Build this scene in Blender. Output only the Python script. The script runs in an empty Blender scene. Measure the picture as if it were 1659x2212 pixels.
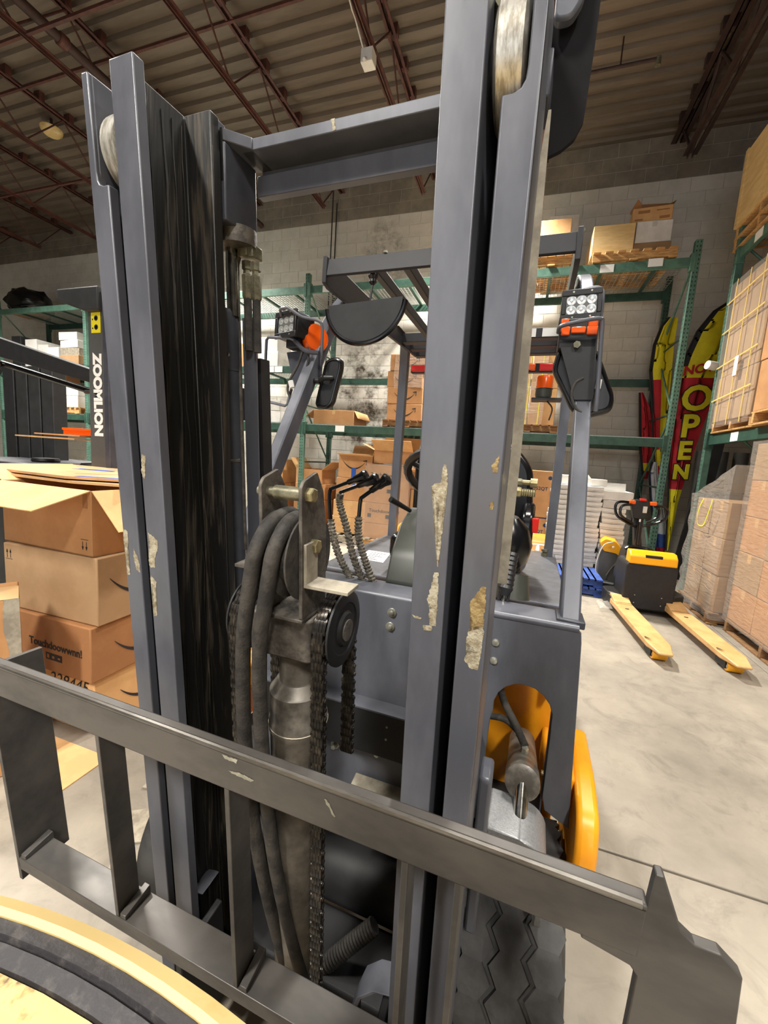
import bpy, bmesh, math, random
from mathutils import Vector, Matrix, noise as mnoise
R = math.radians
PI = math.pi
rnd = random.Random(7)
scn = bpy.context.scene
COL = scn.collection

# ---------------------------------------------------------------- camera
PITCH, ROLL, YAW = 0.131178, 0.065894, -0.315001
_f0 = Vector((math.sin(YAW), math.cos(YAW), 0)); _r0 = Vector((math.cos(YAW), -math.sin(YAW), 0)); _u0 = Vector((0, 0, 1))
_fw = _f0 * math.cos(PITCH) - _u0 * math.sin(PITCH); _up = _u0 * math.cos(PITCH) + _f0 * math.sin(PITCH)
_ri = _r0 * math.cos(ROLL) + _up * math.sin(ROLL); _up = _up * math.cos(ROLL) - _r0 * math.sin(ROLL)
cam = bpy.data.cameras.new('camera'); camo = bpy.data.objects.new('camera', cam); COL.objects.link(camo)
camo.matrix_world = Matrix(((_ri.x, _up.x, -_fw.x, 0), (_ri.y, _up.y, -_fw.y, 0), (_ri.z, _up.z, -_fw.z, 1.4), (0, 0, 0, 1)))
cam.sensor_fit = 'VERTICAL'; cam.sensor_height = 24; cam.sensor_width = 18; cam.lens = 880 / 2212 * 24
cam.clip_start = 0.02; cam.clip_end = 200
scn.camera = camo
scn.view_settings.view_transform = 'Standard'; scn.view_settings.look = 'None'
scn.view_settings.gamma = 1; scn.view_settings.use_curve_mapping = False
scn.view_settings.exposure = 0.0
w = bpy.data.worlds.new('world'); scn.world = w; w.use_nodes = True
w.node_tree.nodes['Background'].inputs[0].default_value = (0.9, 0.93, 1, 1)
w.node_tree.nodes['Background'].inputs[1].default_value = 0.015
# high bay lamps: (x, y, watts, lamp width along x, along y); each gets a fixture below
LAMPS = [(-0.75, 6.1, 480, .3, .7), (0.3, 1.9, 100, .35, 1.2), (-4.3, 1.8, 220, .35, 1.2), (-9.0, 3.9, 420, .35, 1.2),
         (-2.0, -2.6, 380, .35, 1.2), (3.2, 0.6, 80, .35, 1.2), (1.6, -3.2, 330, .35, 1.2), (-5.7, 5.7, 420, .35, 1.2)]
LZ = 5.3
for i, (x, y, p, sx, sy) in enumerate(LAMPS):
    l = bpy.data.lights.new('lamp_light', 'AREA'); l.shape = 'RECTANGLE'; l.size = sx; l.size_y = sy; l.energy = p
    l.color = (1, 0.955, 0.88); l.spread = R(128)
    o = bpy.data.objects.new('lamp_light', l); COL.objects.link(o); o.location = (x, y, LZ - 0.02)

# fill light added behind the camera to brighten upright faces
l = bpy.data.lights.new('added_door_fill', 'AREA'); l.shape = 'RECTANGLE'; l.size = 6.0; l.size_y = 3.8; l.energy = 80; l.color = (0.90, 0.95, 1)
o = bpy.data.objects.new('added_door_fill', l); COL.objects.link(o); o.location = (-1.0, -7.9, 2.1); o.rotation_euler = (R(90), 0, 0)

# ---------------------------------------------------------------- frames
# F: forklift frame (u right, v forward away from the camera, z up).  M: mast frame, tilted a little forward
FU = Vector((0.999636, -0.026971, 0)); FV = Vector((0.026971, 0.999636, 0)); FZ = Vector((0, 0, 1))
MU = FU; MW = Vector((-0.0020123, -0.0745827, 0.9972128)); MV = Vector((0.0268961, 0.99685, 0.0746099))
C0 = Vector((0, 0, 1.4))
def F(u, v, z): return FU * u + FV * v + FZ * z
def M(u, v, w): return C0 + MU * u + MV * v + MW * w
def Wd(x, y, z): return Vector((x, y, z))
UC = -0.353                                   # mast centre line
def mir(u): return 2 * UC - u

# ---------------------------------------------------------------- materials
def lin(c): return tuple(((x / 255) / 12.92 if x / 255 <= 0.04045 else ((x / 255 + 0.055) / 1.055) ** 2.4) for x in c)
def mat(name, c1, c2=None, rough=0.5, metal=0.0, scale=8, detail=5, lo=0.4, hi=0.6, bump=0, bscale=60, rough2=None, stretch=None, alpha=None, spec=None, coat=0):
    m = bpy.data.materials.new(name); m.use_nodes = True
    nt = m.node_tree; N = nt.nodes; L = nt.links; b = N['Principled BSDF']
    b.inputs['Roughness'].default_value = rough; b.inputs['Metallic'].default_value = metal
    if coat: b.inputs['Coat Weight'].default_value = coat
    if spec is not None: b.inputs['Specular IOR Level'].default_value = spec
    tc = N.new('ShaderNodeTexCoord'); co = tc.outputs['Object']
    if stretch:
        mp = N.new('ShaderNodeMapping'); mp.inputs['Scale'].default_value = stretch; L.new(co, mp.inputs[0]); co = mp.outputs[0]
    if c2 is None: b.inputs['Base Color'].default_value = (*lin(c1), 1)
    else:
        n = N.new('ShaderNodeTexNoise'); n.inputs['Scale'].default_value = scale; n.inputs['Detail'].default_value = detail; n.inputs['Roughness'].default_value = 0.65
        L.new(co, n.inputs['Vector'])
        r = N.new('ShaderNodeMapRange'); r.inputs[1].default_value = lo; r.inputs[2].default_value = hi; L.new(n.outputs[0], r.inputs[0])
        x = N.new('ShaderNodeMix'); x.data_type = 'RGBA'; x.inputs[6].default_value = (*lin(c1), 1); x.inputs[7].default_value = (*lin(c2), 1)
        L.new(r.outputs[0], x.inputs[0]); L.new(x.outputs[2], b.inputs['Base Color'])
        if rough2 is not None:
            q = N.new('ShaderNodeMapRange'); q.inputs[3].default_value = rough; q.inputs[4].default_value = rough2
            L.new(r.outputs[0], q.inputs[0]); L.new(q.outputs[0], b.inputs['Roughness'])
    if bump:
        n2 = N.new('ShaderNodeTexNoise'); n2.inputs['Scale'].default_value = bscale; n2.inputs['Detail'].default_value = 4; L.new(co, n2.inputs['Vector'])
        bp = N.new('ShaderNodeBump'); bp.inputs['Strength'].default_value = bump; bp.inputs['Distance'].default_value = 0.004
        L.new(n2.outputs[0], bp.inputs['Height']); L.new(bp.outputs[0], b.inputs['Normal'])
    if alpha is not None:
        b.inputs['Alpha'].default_value = alpha
    return m
def film_mat(name, c, rough, fac, bscale):
    m = bpy.data.materials.new(name); m.use_nodes = True; nt = m.node_tree; N = nt.nodes; L = nt.links
    b = N['Principled BSDF']; b.inputs['Base Color'].default_value = (*lin(c), 1); b.inputs['Roughness'].default_value = rough
    tr = N.new('ShaderNodeBsdfTransparent'); mx = N.new('ShaderNodeMixShader'); mx.inputs[0].default_value = fac
    L.new(tr.outputs[0], mx.inputs[1]); L.new(b.outputs[0], mx.inputs[2]); L.new(mx.outputs[0], N['Material Output'].inputs[0])
    n = N.new('ShaderNodeTexNoise'); n.inputs['Scale'].default_value = bscale; n.inputs['Detail'].default_value = 3; n.inputs['Distortion'].default_value = 1.5
    tc = N.new('ShaderNodeTexCoord'); mp = N.new('ShaderNodeMapping'); mp.inputs['Scale'].default_value = (1, 1, 4)
    L.new(tc.outputs['Object'], mp.inputs[0]); L.new(mp.outputs[0], n.inputs['Vector'])
    bp = N.new('ShaderNodeBump'); bp.inputs['Strength'].default_value = 0.8; bp.inputs['Distance'].default_value = 0.02
    L.new(n.outputs[0], bp.inputs['Height']); L.new(bp.outputs[0], b.inputs['Normal'])
    return m
def emit_mat(name, c, s):
    m = bpy.data.materials.new(name); m.use_nodes = True; b = m.node_tree.nodes['Principled BSDF']
    b.inputs['Emission Color'].default_value = (*lin(c), 1); b.inputs['Emission Strength'].default_value = s; return m
K = {}
K['slate'] = mat('slate_paint', (96, 98, 106), (82, 84, 92), 0.42, 0.15, 9, stretch=(1, 1, .35), rough2=0.34, bump=.03)
K['slate_d'] = mat('slate_paint_dark', (74, 76, 84), (62, 64, 72), 0.4, 0.15, 9, bump=.03)
K['steel_dk'] = mat('worn_dark_steel', (92, 88, 84), (70, 68, 66), 0.34, 0.3, 7, stretch=(.5, 1, 1), rough2=.46, bump=.05)
K['guard'] = mat('guard_shaded_paint', (40, 40, 44), (34, 34, 38), 0.5, .1, 9)  # shade on the grey roof frame is put into its colour
K['matte'] = mat('matt_black', (30, 29, 31), (24, 23, 25), 0.85, 0, 9, spec=.15)
K['edge'] = mat('bare_edge_steel', (150, 146, 138), (104, 98, 90), 0.42, .6, 60, bump=.2, bscale=200)
K['grease'] = mat('black_grease', (20, 19, 18), (82, 74, 62), 0.45, 0.0, 60, lo=.52, hi=.74, stretch=(1, 1, .05), rough2=.6, bump=.25, bscale=90)
K['black'] = mat('black_paint', (22, 22, 24), (30, 30, 32), 0.55, 0, 20)
K['plastic'] = mat('black_plastic', (30, 30, 31), None, 0.4, bump=.06, bscale=400)
K['gloss'] = mat('gloss_black', (16, 16, 18), None, 0.22)
K['rubber'] = mat('dusty_rubber', (66, 62, 57), (40, 38, 36), 0.75, 0, 30, bump=.25, bscale=220)
K['tire'] = mat('tyre_rubber', (62, 61, 60), (44, 43, 43), 0.7, 0, 14, bump=.1)
K['cyl'] = mat('dusty_grey_cylinder', (128, 122, 112), (84, 80, 75), 0.5, .3, 14, rough2=.36, bump=.1)
K['cast'] = mat('cast_grey', (106, 100, 92), (76, 71, 66), 0.55, .3, 40, bump=.25, bscale=160)
K['chain'] = mat('greasy_chain', (40, 37, 34), (84, 77, 68), 0.3, .6, 60, lo=.5, hi=.7, bump=.15)
K['zinc'] = mat('zinc_bolt', (196, 196, 184), (160, 160, 148), 0.34, .7, 40)
K['brass'] = mat('yellow_zinc', (172, 162, 124), (138, 128, 94), 0.38, .7, 40)
K['olive'] = mat('olive_zinc', (138, 134, 112), (100, 97, 80), 0.42, .5, 50, bump=.1)
K['chrome'] = mat('chrome', (205, 205, 200), (150, 148, 140), 0.16, 1, 30)
K['roller'] = mat('worn_roller', (190, 187, 178), (140, 134, 122), 0.42, .6, 40, stretch=(4, 1, 1))
K['yellow'] = mat('forklift_yellow', (236, 158, 24), (222, 142, 16), 0.38, 0, 6, coat=.3)
K['jyellow'] = mat('jack_yellow', (240, 170, 20), None, 0.35)
K['cream'] = mat('jack_fork_cream', (202, 162, 108), (186, 144, 92), 0.45, 0, 6)
K['chip'] = mat('bare_primer', (178, 170, 148), (134, 122, 98), 0.6, .1, 90, bump=.4, bscale=300)
K['chip2'] = mat('rusty_primer', (160, 138, 92), (120, 98, 60), 0.65, 0, 90, bump=.4, bscale=300)
K['reflector'] = mat('lamp_reflector', (206, 208, 206), None, 0.3, .6)
K['mesh_grey'] = mat('headlight_lens', (150, 152, 150), None, 0.2, .6)
K['orange'] = mat('orange_lens', (240, 92, 16), None, 0.25, coat=.5)
K['red'] = mat('red_lens', (210, 30, 16), None, 0.3)
K['green'] = mat('rack_green', (52, 84, 70), (42, 70, 60), 0.45, .1, 10)
K['teal'] = mat('rack_pale_green', (90, 128, 112), (76, 110, 96), 0.45, .1, 10)
K['galv'] = mat('galvanised_wire', (168, 176, 172), None, 0.4, .6)
K['card'] = mat('cardboard', (188, 140, 92), (176, 128, 82), 0.8, 0, 5, bump=.04)
K['card_l'] = mat('pale_cardboard', (206, 164, 112), (194, 150, 100), 0.8, 0, 5)
K['card_d'] = mat('dark_cardboard', (160, 112, 70), (148, 102, 62), 0.8, 0, 5)
K['card_g'] = mat('grey_cardboard', (168, 136, 100), (158, 126, 90), 0.8, 0, 5)
K['tape'] = mat('packing_tape', (206, 168, 118), None, 0.25, spec=.6)
K['bluetape'] = mat('blue_tape', (44, 84, 170), None, 0.4)
K['ink'] = mat('black_ink', (34, 30, 30), None, 0.8)
K['navy'] = mat('navy_ink', (40, 52, 84), None, 0.8)
K['white'] = mat('white_carton', (226, 224, 218), (212, 210, 204), 0.7, 0, 6)
K['paper'] = mat('white_paper', (236, 236, 232), None, 0.7)
K['offwhite'] = mat('offwhite_carton', (204, 202, 196), (190, 188, 182), 0.7, 0, 6)
K['wood'] = mat('pallet_wood', (206, 164, 106), (172, 128, 78), 0.75, 0, 10, stretch=(1, 6, 6), bump=.08)
K['wood_l'] = mat('pale_plywood', (226, 198, 142), (212, 180, 122), 0.7, 0, 4, stretch=(1, 1, 6))
K['wood_d'] = mat('dark_pallet_wood', (140, 104, 66), (110, 80, 50), 0.8, 0, 10, stretch=(1, 6, 6))
K['blue'] = mat('blue_pallet', (56, 86, 158), (38, 62, 124), 0.6, 0, 12)
K['strap'] = mat('yellow_strap', (222, 190, 110), None, 0.4)
K['ystrap'] = mat('bright_strap', (224, 222, 60), None, 0.4)
K['film'] = film_mat('stretch_film', (214, 206, 196), 0.16, 0.2, 6)
K['film2'] = film_mat('thick_stretch_film', (206, 200, 192), 0.2, 0.26, 5)
K['rust'] = mat('joist_red_oxide', (88, 50, 40), (68, 38, 32), 0.6, .1, 12)
K['rust_d'] = mat('joist_dark', (62, 42, 36), (50, 34, 30), 0.6, .1, 12)
K['deck'] = mat('ceiling_deck', (112, 100, 87), (98, 87, 75), 0.6, .2, 5, stretch=(.2, 1, 1))
K['fyellow'] = mat('flag_yellow', (228, 214, 30), (214, 198, 24), 0.7, 0, 4)
K['fred'] = mat('flag_red', (186, 26, 40), (168, 20, 34), 0.7, 0, 4)
K['fwhite'] = mat('flag_white', (206, 210, 214), None, 0.7)
K['dark'] = mat('matt_dark', (40, 41, 42), (30, 31, 32), 0.6, 0, 10)
K['zgrey'] = mat('truck_grey', (82, 83, 82), (76, 77, 76), 0.5, 0, 8)
K['column'] = mat('column_cover', (70, 73, 66), (62, 64, 58), 0.4, 0, 10)
K['hood'] = mat('hood_grey', (98, 100, 106), (62, 62, 66), 0.34, .2, 5, rough2=.5)
K['dcream'] = mat('drum_cream', (208, 182, 124), (188, 154, 92), 0.3, 0, 22, lo=.5, hi=.72, coat=.3)
K['dlid'] = mat('drum_lid_worn', (204, 174, 112), (90, 72, 46), 0.5, 0, 26, lo=.56, hi=.64, bump=.3, bscale=60)
K['drim'] = mat('drum_black_rim', (44, 42, 44), (70, 66, 64), 0.5, 0, 80, lo=.55, hi=.7, bump=.15, bscale=200)
K['knit'] = mat('knitted_cable_sleeve', (150, 142, 126), (70, 66, 60), 0.9, 0, 150, bump=1, bscale=180)
K['flag_b'] = mat('flag_black', (24, 22, 24), None, 0.7)
K['sleeve'] = mat('poly_bag', (150, 144, 138), None, 0.3)
K['tcard'] = mat('top_sheet_cardboard', (192, 148, 104), (176, 132, 90), 0.75, 0, 4)
K['dust'] = mat('dusty_plate', (172, 164, 146), (140, 132, 118), 0.6, .2, 20, bump=.1)
K['speck'] = mat('speckled_bracket', (138, 139, 140), (118, 119, 121), 0.38, .3, 220, lo=.4, hi=.7, bump=.12, bscale=400)
K['door_fill'] = emit_mat('added_door_fill', (225, 236, 255), 1.5)  # glowing panel of the added door
K['shine'] = mat('edge_highlight_steel', (150, 146, 140), (110, 106, 100), 0.3, .75, 30, stretch=(.2, 1, 1))  # lighter steel stands in for the highlight along the bar's top edge
K['lampglow'] = emit_mat('lamp_diffuser', (255, 244, 226), 6)

def wall_mat(name, c1, c2, stain):
    m = mat(name, c1, c2, 0.85, 0, 3, bump=.15, bscale=90)
    if not stain: return m
    nt = m.node_tree; N = nt.nodes; L = nt.links; b = N['Principled BSDF']
    src = b.inputs['Base Color'].links[0].from_socket
    geo = N.new('ShaderNodeNewGeometry'); sp = N.new('ShaderNodeSeparateXYZ'); L.new(geo.outputs['Position'], sp.inputs[0])
    def math_(op, a, b_):
        n = N.new('ShaderNodeMath'); n.operation = op
        for i, q in enumerate((a, b_)):
            if isinstance(q, (int, float)): n.inputs[i].default_value = q
            else: L.new(q, n.inputs[i])
        return n.outputs[0]
    def blob(cx, cz, rx, rz):
        dx = math_('DIVIDE', math_('SUBTRACT', sp.outputs[0], cx), rx); dz = math_('DIVIDE', math_('SUBTRACT', sp.outputs[2], cz), rz)
        d = math_('ADD', math_('MULTIPLY', dx, dx), math_('MULTIPLY', dz, dz))
        return math_('MAXIMUM', math_('SUBTRACT', 1.0, d), 0.0)
    msk = math_('ADD', blob(-2.95, 2.5, .85, 1.35), math_('MULTIPLY', blob(-2.75, 4.9, .5, .95), .55))
    n = N.new('ShaderNodeTexNoise'); n.inputs['Scale'].default_value = 4.5; n.inputs['Detail'].default_value = 8; n.inputs['Roughness'].default_value = .7
    L.new(geo.outputs['Position'], n.inputs['Vector'])
    r = N.new('ShaderNodeMapRange'); r.inputs[1].default_value = .44; r.inputs[2].default_value = .62; L.new(n.outputs[0], r.inputs[0])
    fac = math_('MULTIPLY', math_('MINIMUM', math_('MULTIPLY', msk, 1.5), 1.0), r.outputs[0])
    x = N.new('ShaderNodeMix'); x.data_type = 'RGBA'; x.inputs[7].default_value = (*lin((62, 50, 34)), 1)
    L.new(fac, x.inputs[0]); L.new(src, x.inputs[6]); L.new(x.outputs[2], b.inputs['Base Color'])
    return m
K['wall_w'] = wall_mat('white_painted_block', (206, 202, 192), (194, 190, 179), True)
K['wall_g'] = wall_mat('bare_grey_block', (132, 124, 110), (112, 105, 94), False)
K['mortar'] = mat('mortar', (184, 180, 169), None, .9)
def floor_mat():
    m = mat('concrete', (152, 144, 130), (120, 113, 102), 0.5, 0, 1.4, detail=9, lo=.36, hi=.66, rough2=.62, bump=.12, bscale=40)
    nt = m.node_tree; N = nt.nodes; L = nt.links; b = N['Principled BSDF']; src = b.inputs['Base Color'].links[0].from_socket
    tc = N.new('ShaderNodeTexCoord')
    n = N.new('ShaderNodeTexNoise'); n.inputs['Scale'].default_value = 5; n.inputs['Detail'].default_value = 9; n.inputs['Distortion'].default_value = 1.2; n.inputs['Roughness'].default_value = .7
    L.new(tc.outputs['Object'], n.inputs['Vector'])
    r = N.new('ShaderNodeMapRange'); r.inputs[1].default_value = .5; r.inputs[2].default_value = .72; r.inputs[4].default_value = .55; L.new(n.outputs[0], r.inputs[0])
    x = N.new('ShaderNodeMix'); x.data_type = 'RGBA'; x.inputs[7].default_value = (*lin((92, 86, 78)), 1)
    L.new(r.outputs[0], x.inputs[0]); L.new(src, x.inputs[6]); L.new(x.outputs[2], b.inputs['Base Color'])
    return m
K['floor'] = floor_mat()

# ---------------------------------------------------------------- mesh helpers
class G:
    def __init__(s): s.v = []; s.f = []; s.m = []
    def add(s, vs, fs, mi=0):
        b = len(s.v); s.v += [Vector(v) for v in vs]; s.f += [tuple(b + i for i in f) for f in fs]; s.m += [mi] * len(fs); return s
    def box(s, a, b, T=Wd, mi=0):
        vs = [T(x, y, z) for z in (a[2], b[2]) for y in (a[1], b[1]) for x in (a[0], b[0])]
        return s.add(vs, [(0, 2, 3, 1), (4, 5, 7, 6), (0, 1, 5, 4), (1, 3, 7, 5), (3, 2, 6, 7), (2, 0, 4, 6)], mi)
    def prism(s, poly, t0, t1, P, mi=0):       # P(a, b, t) -> point
        n = len(poly); vs = [P(a, b, t0) for a, b in poly] + [P(a, b, t1) for a, b in poly]
        fs = [tuple(range(n))[::-1], tuple(range(n, 2 * n))] + [(i, (i + 1) % n, n + (i + 1) % n, n + i) for i in range(n)]
        return s.add(vs, fs, mi)
    def tube(s, pts, r, n=10, mi=0, cap=True):
        pts = [Vector(p) for p in pts]; k = len(pts); rr = r if isinstance(r, (list, tuple)) else [r] * k
        tan = [(pts[min(i + 1, k - 1)] - pts[max(i - 1, 0)]).normalized() for i in range(k)]
        a = tan[0].orthogonal().normalized(); vs = []; fs = []
        for i in range(k):
            a = (a - tan[i] * a.dot(tan[i])).normalized(); b = tan[i].cross(a)
            vs += [pts[i] + (a * math.cos(2 * PI * j / n) + b * math.sin(2 * PI * j / n)) * rr[i] for j in range(n)]
        for i in range(k - 1):
            fs += [(i * n + j, i * n + (j + 1) % n, (i + 1) * n + (j + 1) % n, (i + 1) * n + j) for j in range(n)]
        if cap: fs += [tuple(range(n))[::-1], tuple(range((k - 1) * n, k * n))]
        return s.add(vs, fs, mi)
    def lathe(s, prof, o, ax, n=24, mi=0, ref=None):   # prof: (radius, along axis)
        o = Vector(o); ax = Vector(ax).normalized(); a = (Vector(ref) - ax * Vector(ref).dot(ax)).normalized() if ref else ax.orthogonal().normalized(); b = ax.cross(a); vs = []; fs = []
        for r, h in prof: vs += [o + ax * h + (a * math.cos(2 * PI * j / n) + b * math.sin(2 * PI * j / n)) * max(r, 1e-5) for j in range(n)]
        for i in range(len(prof) - 1): fs += [(i * n + j, i * n + (j + 1) % n, (i + 1) * n + (j + 1) % n, (i + 1) * n + j) for j in range(n)]
        if prof[0][0] > 1e-4: fs.append(tuple(range(n))[::-1])
        if prof[-1][0] > 1e-4: fs.append(tuple(range((len(prof) - 1) * n, len(prof) * n)))
        return s.add(vs, fs, mi)
    def strip(s, pts, width_dir, wd, th_dir, th, mi=0):   # flat bar following pts
        pts = [Vector(p) for p in pts]; a = Vector(width_dir) * wd / 2; b = Vector(th_dir) * th / 2; k = len(pts); vs = []
        for p in pts: vs += [p - a - b, p + a - b, p + a + b, p - a + b]
        fs = [(0, 3, 2, 1), tuple(4 * (k - 1) + i for i in range(4))]
        for i in range(k - 1): fs += [(4 * i + j, 4 * i + (j + 1) % 4, 4 * i + 4 + (j + 1) % 4, 4 * i + 4 + j) for j in range(4)]
        return s.add(vs, fs, mi)
    def mesh(s, name):
        me = bpy.data.meshes.new(name); me.from_pydata(s.v, [], s.f)
        for p, i in zip(me.polygons, s.m): p.material_index = i
        bm = bmesh.new(); bm.from_mesh(me); bmesh.ops.recalc_face_normals(bm, faces=bm.faces); bm.to_mesh(me); bm.free(); return me
def smooth_pts(pts, n=6):                     # Catmull-Rom through points
    P = [Vector(p) for p in pts]; P = [P[0] * 2 - P[1]] + P + [P[-1] * 2 - P[-2]]; out = []
    for i in range(1, len(P) - 2):
        for k in range(n):
            t = k / n; a, b, c, d = P[i - 1], P[i], P[i + 1], P[i + 2]
            out.append(0.5 * ((2 * b) + (c - a) * t + (2 * a - 5 * b + 4 * c - d) * t * t + (3 * b - a - 3 * c + d) * t ** 3))
    out.append(P[-2]); return out
def fillet(poly, r, n=4):                     # round every corner of a 2D polygon (r: number or list)
    out = []; k = len(poly)
    for i in range(k):
        p = Vector((*poly[i], 0)); a = Vector((*poly[i - 1], 0)) - p; b = Vector((*poly[(i + 1) % k], 0)) - p
        q = r[i] if isinstance(r, (list, tuple)) else r; q = min(q, a.length * .45, b.length * .45)
        if q <= 0: out.append((p.x, p.y)); continue
        s, e = p + a.normalized() * q, p + b.normalized() * q
        for j in range(n + 1):
            t = j / n; z = s * (1 - t) ** 2 + p * 2 * t * (1 - t) + e * t * t; out.append((z.x, z.y))
    return out
def setp(o, label=None, cat=None, group=None, kind=None):
    if label: o['label'] = label
    if cat: o['category'] = cat
    if group: o['group'] = group
    if kind: o['kind'] = kind
    return o
def thing(name, label, cat, loc=(0, 0, 0), rz=0, group=None):
    o = bpy.data.objects.new(name, None); o.empty_display_size = .1; COL.objects.link(o); o.location = loc; o.rotation_euler = (0, 0, rz)
    return setp(o, label, cat, group)
def obj(name, g, ms, parent=None, bevel=0, seg=2, world=True, angle=35, label=None, kind=None):
    """world=True: vertices are in world coordinates; the object is placed at the foot of its mesh"""
    me = g.mesh(name) if isinstance(g, G) else g
    for m in (ms if isinstance(ms, (list, tuple)) else [ms]): me.materials.append(K[m] if isinstance(m, str) else m)
    o = bpy.data.objects.new(name, me); COL.objects.link(o)
    if parent:
        o.parent = parent
        if world: o.matrix_parent_inverse = mwi(parent)
    if bevel:
        b = o.modifiers.new('bevel', 'BEVEL'); b.width = bevel; b.segments = seg; b.limit_method = 'ANGLE'; b.angle_limit = R(40)
    if angle:
        me.polygons.foreach_set('use_smooth', [True] * len(me.polygons)); me.set_sharp_from_angle(angle=R(angle))
    setp(o, label, None, None, kind); return o
def wmat(p):
    m = Matrix.LocRotScale(p.location, p.rotation_euler, None)
    return wmat(p.parent) @ p.matrix_parent_inverse @ m if p.parent else m
def mwi(p): return wmat(p).inverted()
def text(name, s, size, mw, m, parent=None, ext=.0006, off=0.0, align='CENTER', world=True, shear=0, spacing=1):
    c = bpy.data.curves.new(name, 'FONT'); c.body = s; c.size = size; c.extrude = ext; c.offset = off; c.align_x = align; c.align_y = 'CENTER'; c.shear = shear; c.space_character = spacing
    c.resolution_u = 3
    t = bpy.data.objects.new(name, c); COL.objects.link(t); bpy.context.view_layer.update()
    me = bpy.data.meshes.new_from_object(t.evaluated_get(bpy.context.evaluated_depsgraph_get())); bpy.data.objects.remove(t); bpy.data.curves.remove(c)
    me.transform(mw); me.materials.clear(); me.materials.append(K[m] if isinstance(m, str) else m)
    o = bpy.data.objects.new(name, me); COL.objects.link(o)
    if parent:
        o.parent = parent
        if world: o.matrix_parent_inverse = mwi(parent)
    return o
def basis(o, x, y):                           # matrix with local x, y axes at origin o
    x = Vector(x).normalized(); y = Vector(y).normalized(); z = x.cross(y)
    return Matrix(((x.x, y.x, z.x, o[0]), (x.y, y.y, z.y, o[1]), (x.z, y.z, z.z, o[2]), (0, 0, 0, 1)))
def copy_tree(o, loc=None, rz=None, label=None, group=None):
    c = o.copy(); COL.objects.link(c)
    if loc is not None: c.location = loc
    if rz is not None: c.rotation_euler = (0, 0, rz)
    if label: c['label'] = label
    if group: c['group'] = group
    for ch in list(o.children):
        d = ch.copy(); COL.objects.link(d); d.parent = c
        for g in ch.children:
            e = g.copy(); COL.objects.link(e); e.parent = d
    return c
def bolt(name, o, ax, r, hgt, m, parent, washer=0, n=6):
    g = G(); ax = Vector(ax).normalized(); h0 = 0
    if washer: g.lathe([(washer, 0), (washer, .003), (washer * .9, .004)], o, ax, 20); h0 = .003
    g.lathe([(r, h0), (r, h0 + hgt * .85), (r * .86, h0 + hgt)], o, ax, n); return obj(name, g, m, parent)

# ================================================================ SETTING
X0, X1, Y0, YW, ZC = -14.5, 6.0, -8.0, 7.45, 6.3
fl = thing('floor', None, None); setp(fl, kind='structure')
jx = [-14.5, -10.4, -6.3, -2.2, 1.9, 6.0]; jy = [-8, -4.1, 1.57, 7.5]     # saw-cut joints
for i in range(5):
    for j in range(3):
        g = G(); g.box((jx[i] + (.004 if i else 0), jy[j] + .005, -.12), (jx[i + 1] - (.004 if i < 4 else 0), jy[j + 1] - .005, 0)); obj('concrete_slab', g, 'floor', fl, bevel=.004)
obj('subfloor', G().box((X0, Y0, -.2), (X1, 7.6, -.03)), 'dark', fl)
wb = obj('wall_back', G().box((X0, YW, 0), (X1, YW + .2, ZC + .1)), 'mortar'); setp(wb, kind='structure')
bw, bh = .4, .2
def block_mesh():
    g = G(); a, b, e = bw / 2 - .0022, bh / 2 - .002, .004
    g.v = [Vector(v) for v in ((-a, 0, -b), (a, 0, -b), (a, 0, b), (-a, 0, b), (-a + e, -.006, -b + e), (a - e, -.006, -b + e), (a - e, -.006, b - e), (-a + e, -.006, b - e))]
    g.f = [(4, 5, 6, 7), (0, 1, 5, 4), (1, 2, 6, 5), (2, 3, 7, 6), (3, 0, 4, 7)]; g.m = [0] * 5; return g
BM = {k: block_mesh().mesh('block') for k in 'wg'}
BM['w'].materials.append(K['wall_w']); BM['g'].materials.append(K['wall_g'])
far = G(); n = 0
for r in range(32):
    z = -.1 + r * bh + bh / 2
    if z + .1 > ZC + .1: continue
    for c in range(51):
        x = X0 + .2 + c * bw + (bw / 2 if r % 2 else 0)
        if x > X1: continue
        up = z > 5.7
        if -4.4 < x < 2.0 and 1.9 < z < 5.75 and n < 300:
            o = bpy.data.objects.new('concrete_block', BM['g' if up else 'w']); COL.objects.link(o); o.location = (x, YW, z); o.parent = wb; n += 1
        else:
            b = block_mesh(); far.add([v + Vector((x, YW, z)) for v in b.v], b.f, 1 if up else 0)
obj('concrete_block', far, ['wall_w', 'wall_g'], wb, angle=0, kind='stuff')
obj('expansion_joint', G().box((-2.93 - .9, YW - .012, 2), (-2.91 - .9, YW - .004, ZC)), 'dark', wb)
setp(obj('wall_left', G().box((X0 - .2, Y0, 0), (X0, 7.6, ZC + .1)), 'wall_g'), kind='structure')
setp(obj('wall_right', G().box((X1, Y0, 0), (X1 + .2, 7.6, ZC + .1)), 'wall_g'), kind='structure')
setp(obj('wall_front', G().box((X0, Y0 - .2, 0), (X1, Y0, ZC + .1)), 'wall_g'), kind='structure')
# loading door added behind the camera to house the fill light
dr = thing('door_added', None, None, (-1, Y0, 0)); setp(dr, kind='structure')
for x in (-4.15, 2.05): obj('door_jamb', G().box((x, Y0, 0), (x + .1, Y0 + .14, 4.1)), 'slate', dr, bevel=.004)
obj('door_head', G().box((-4.15, Y0, 4.0), (2.15, Y0 + .14, 4.12)), 'slate', dr, bevel=.004)
obj('door_roll', G().tube([(-4.1, Y0 + .25, 4.4), (2.1, Y0 + .25, 4.4)], .24, 18), 'zgrey', dr)
obj('door_fill_panel', G().box((-4.05, Y0 + .001, .02), (2.05, Y0 + .02, 4.0)), 'door_fill', dr)
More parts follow.
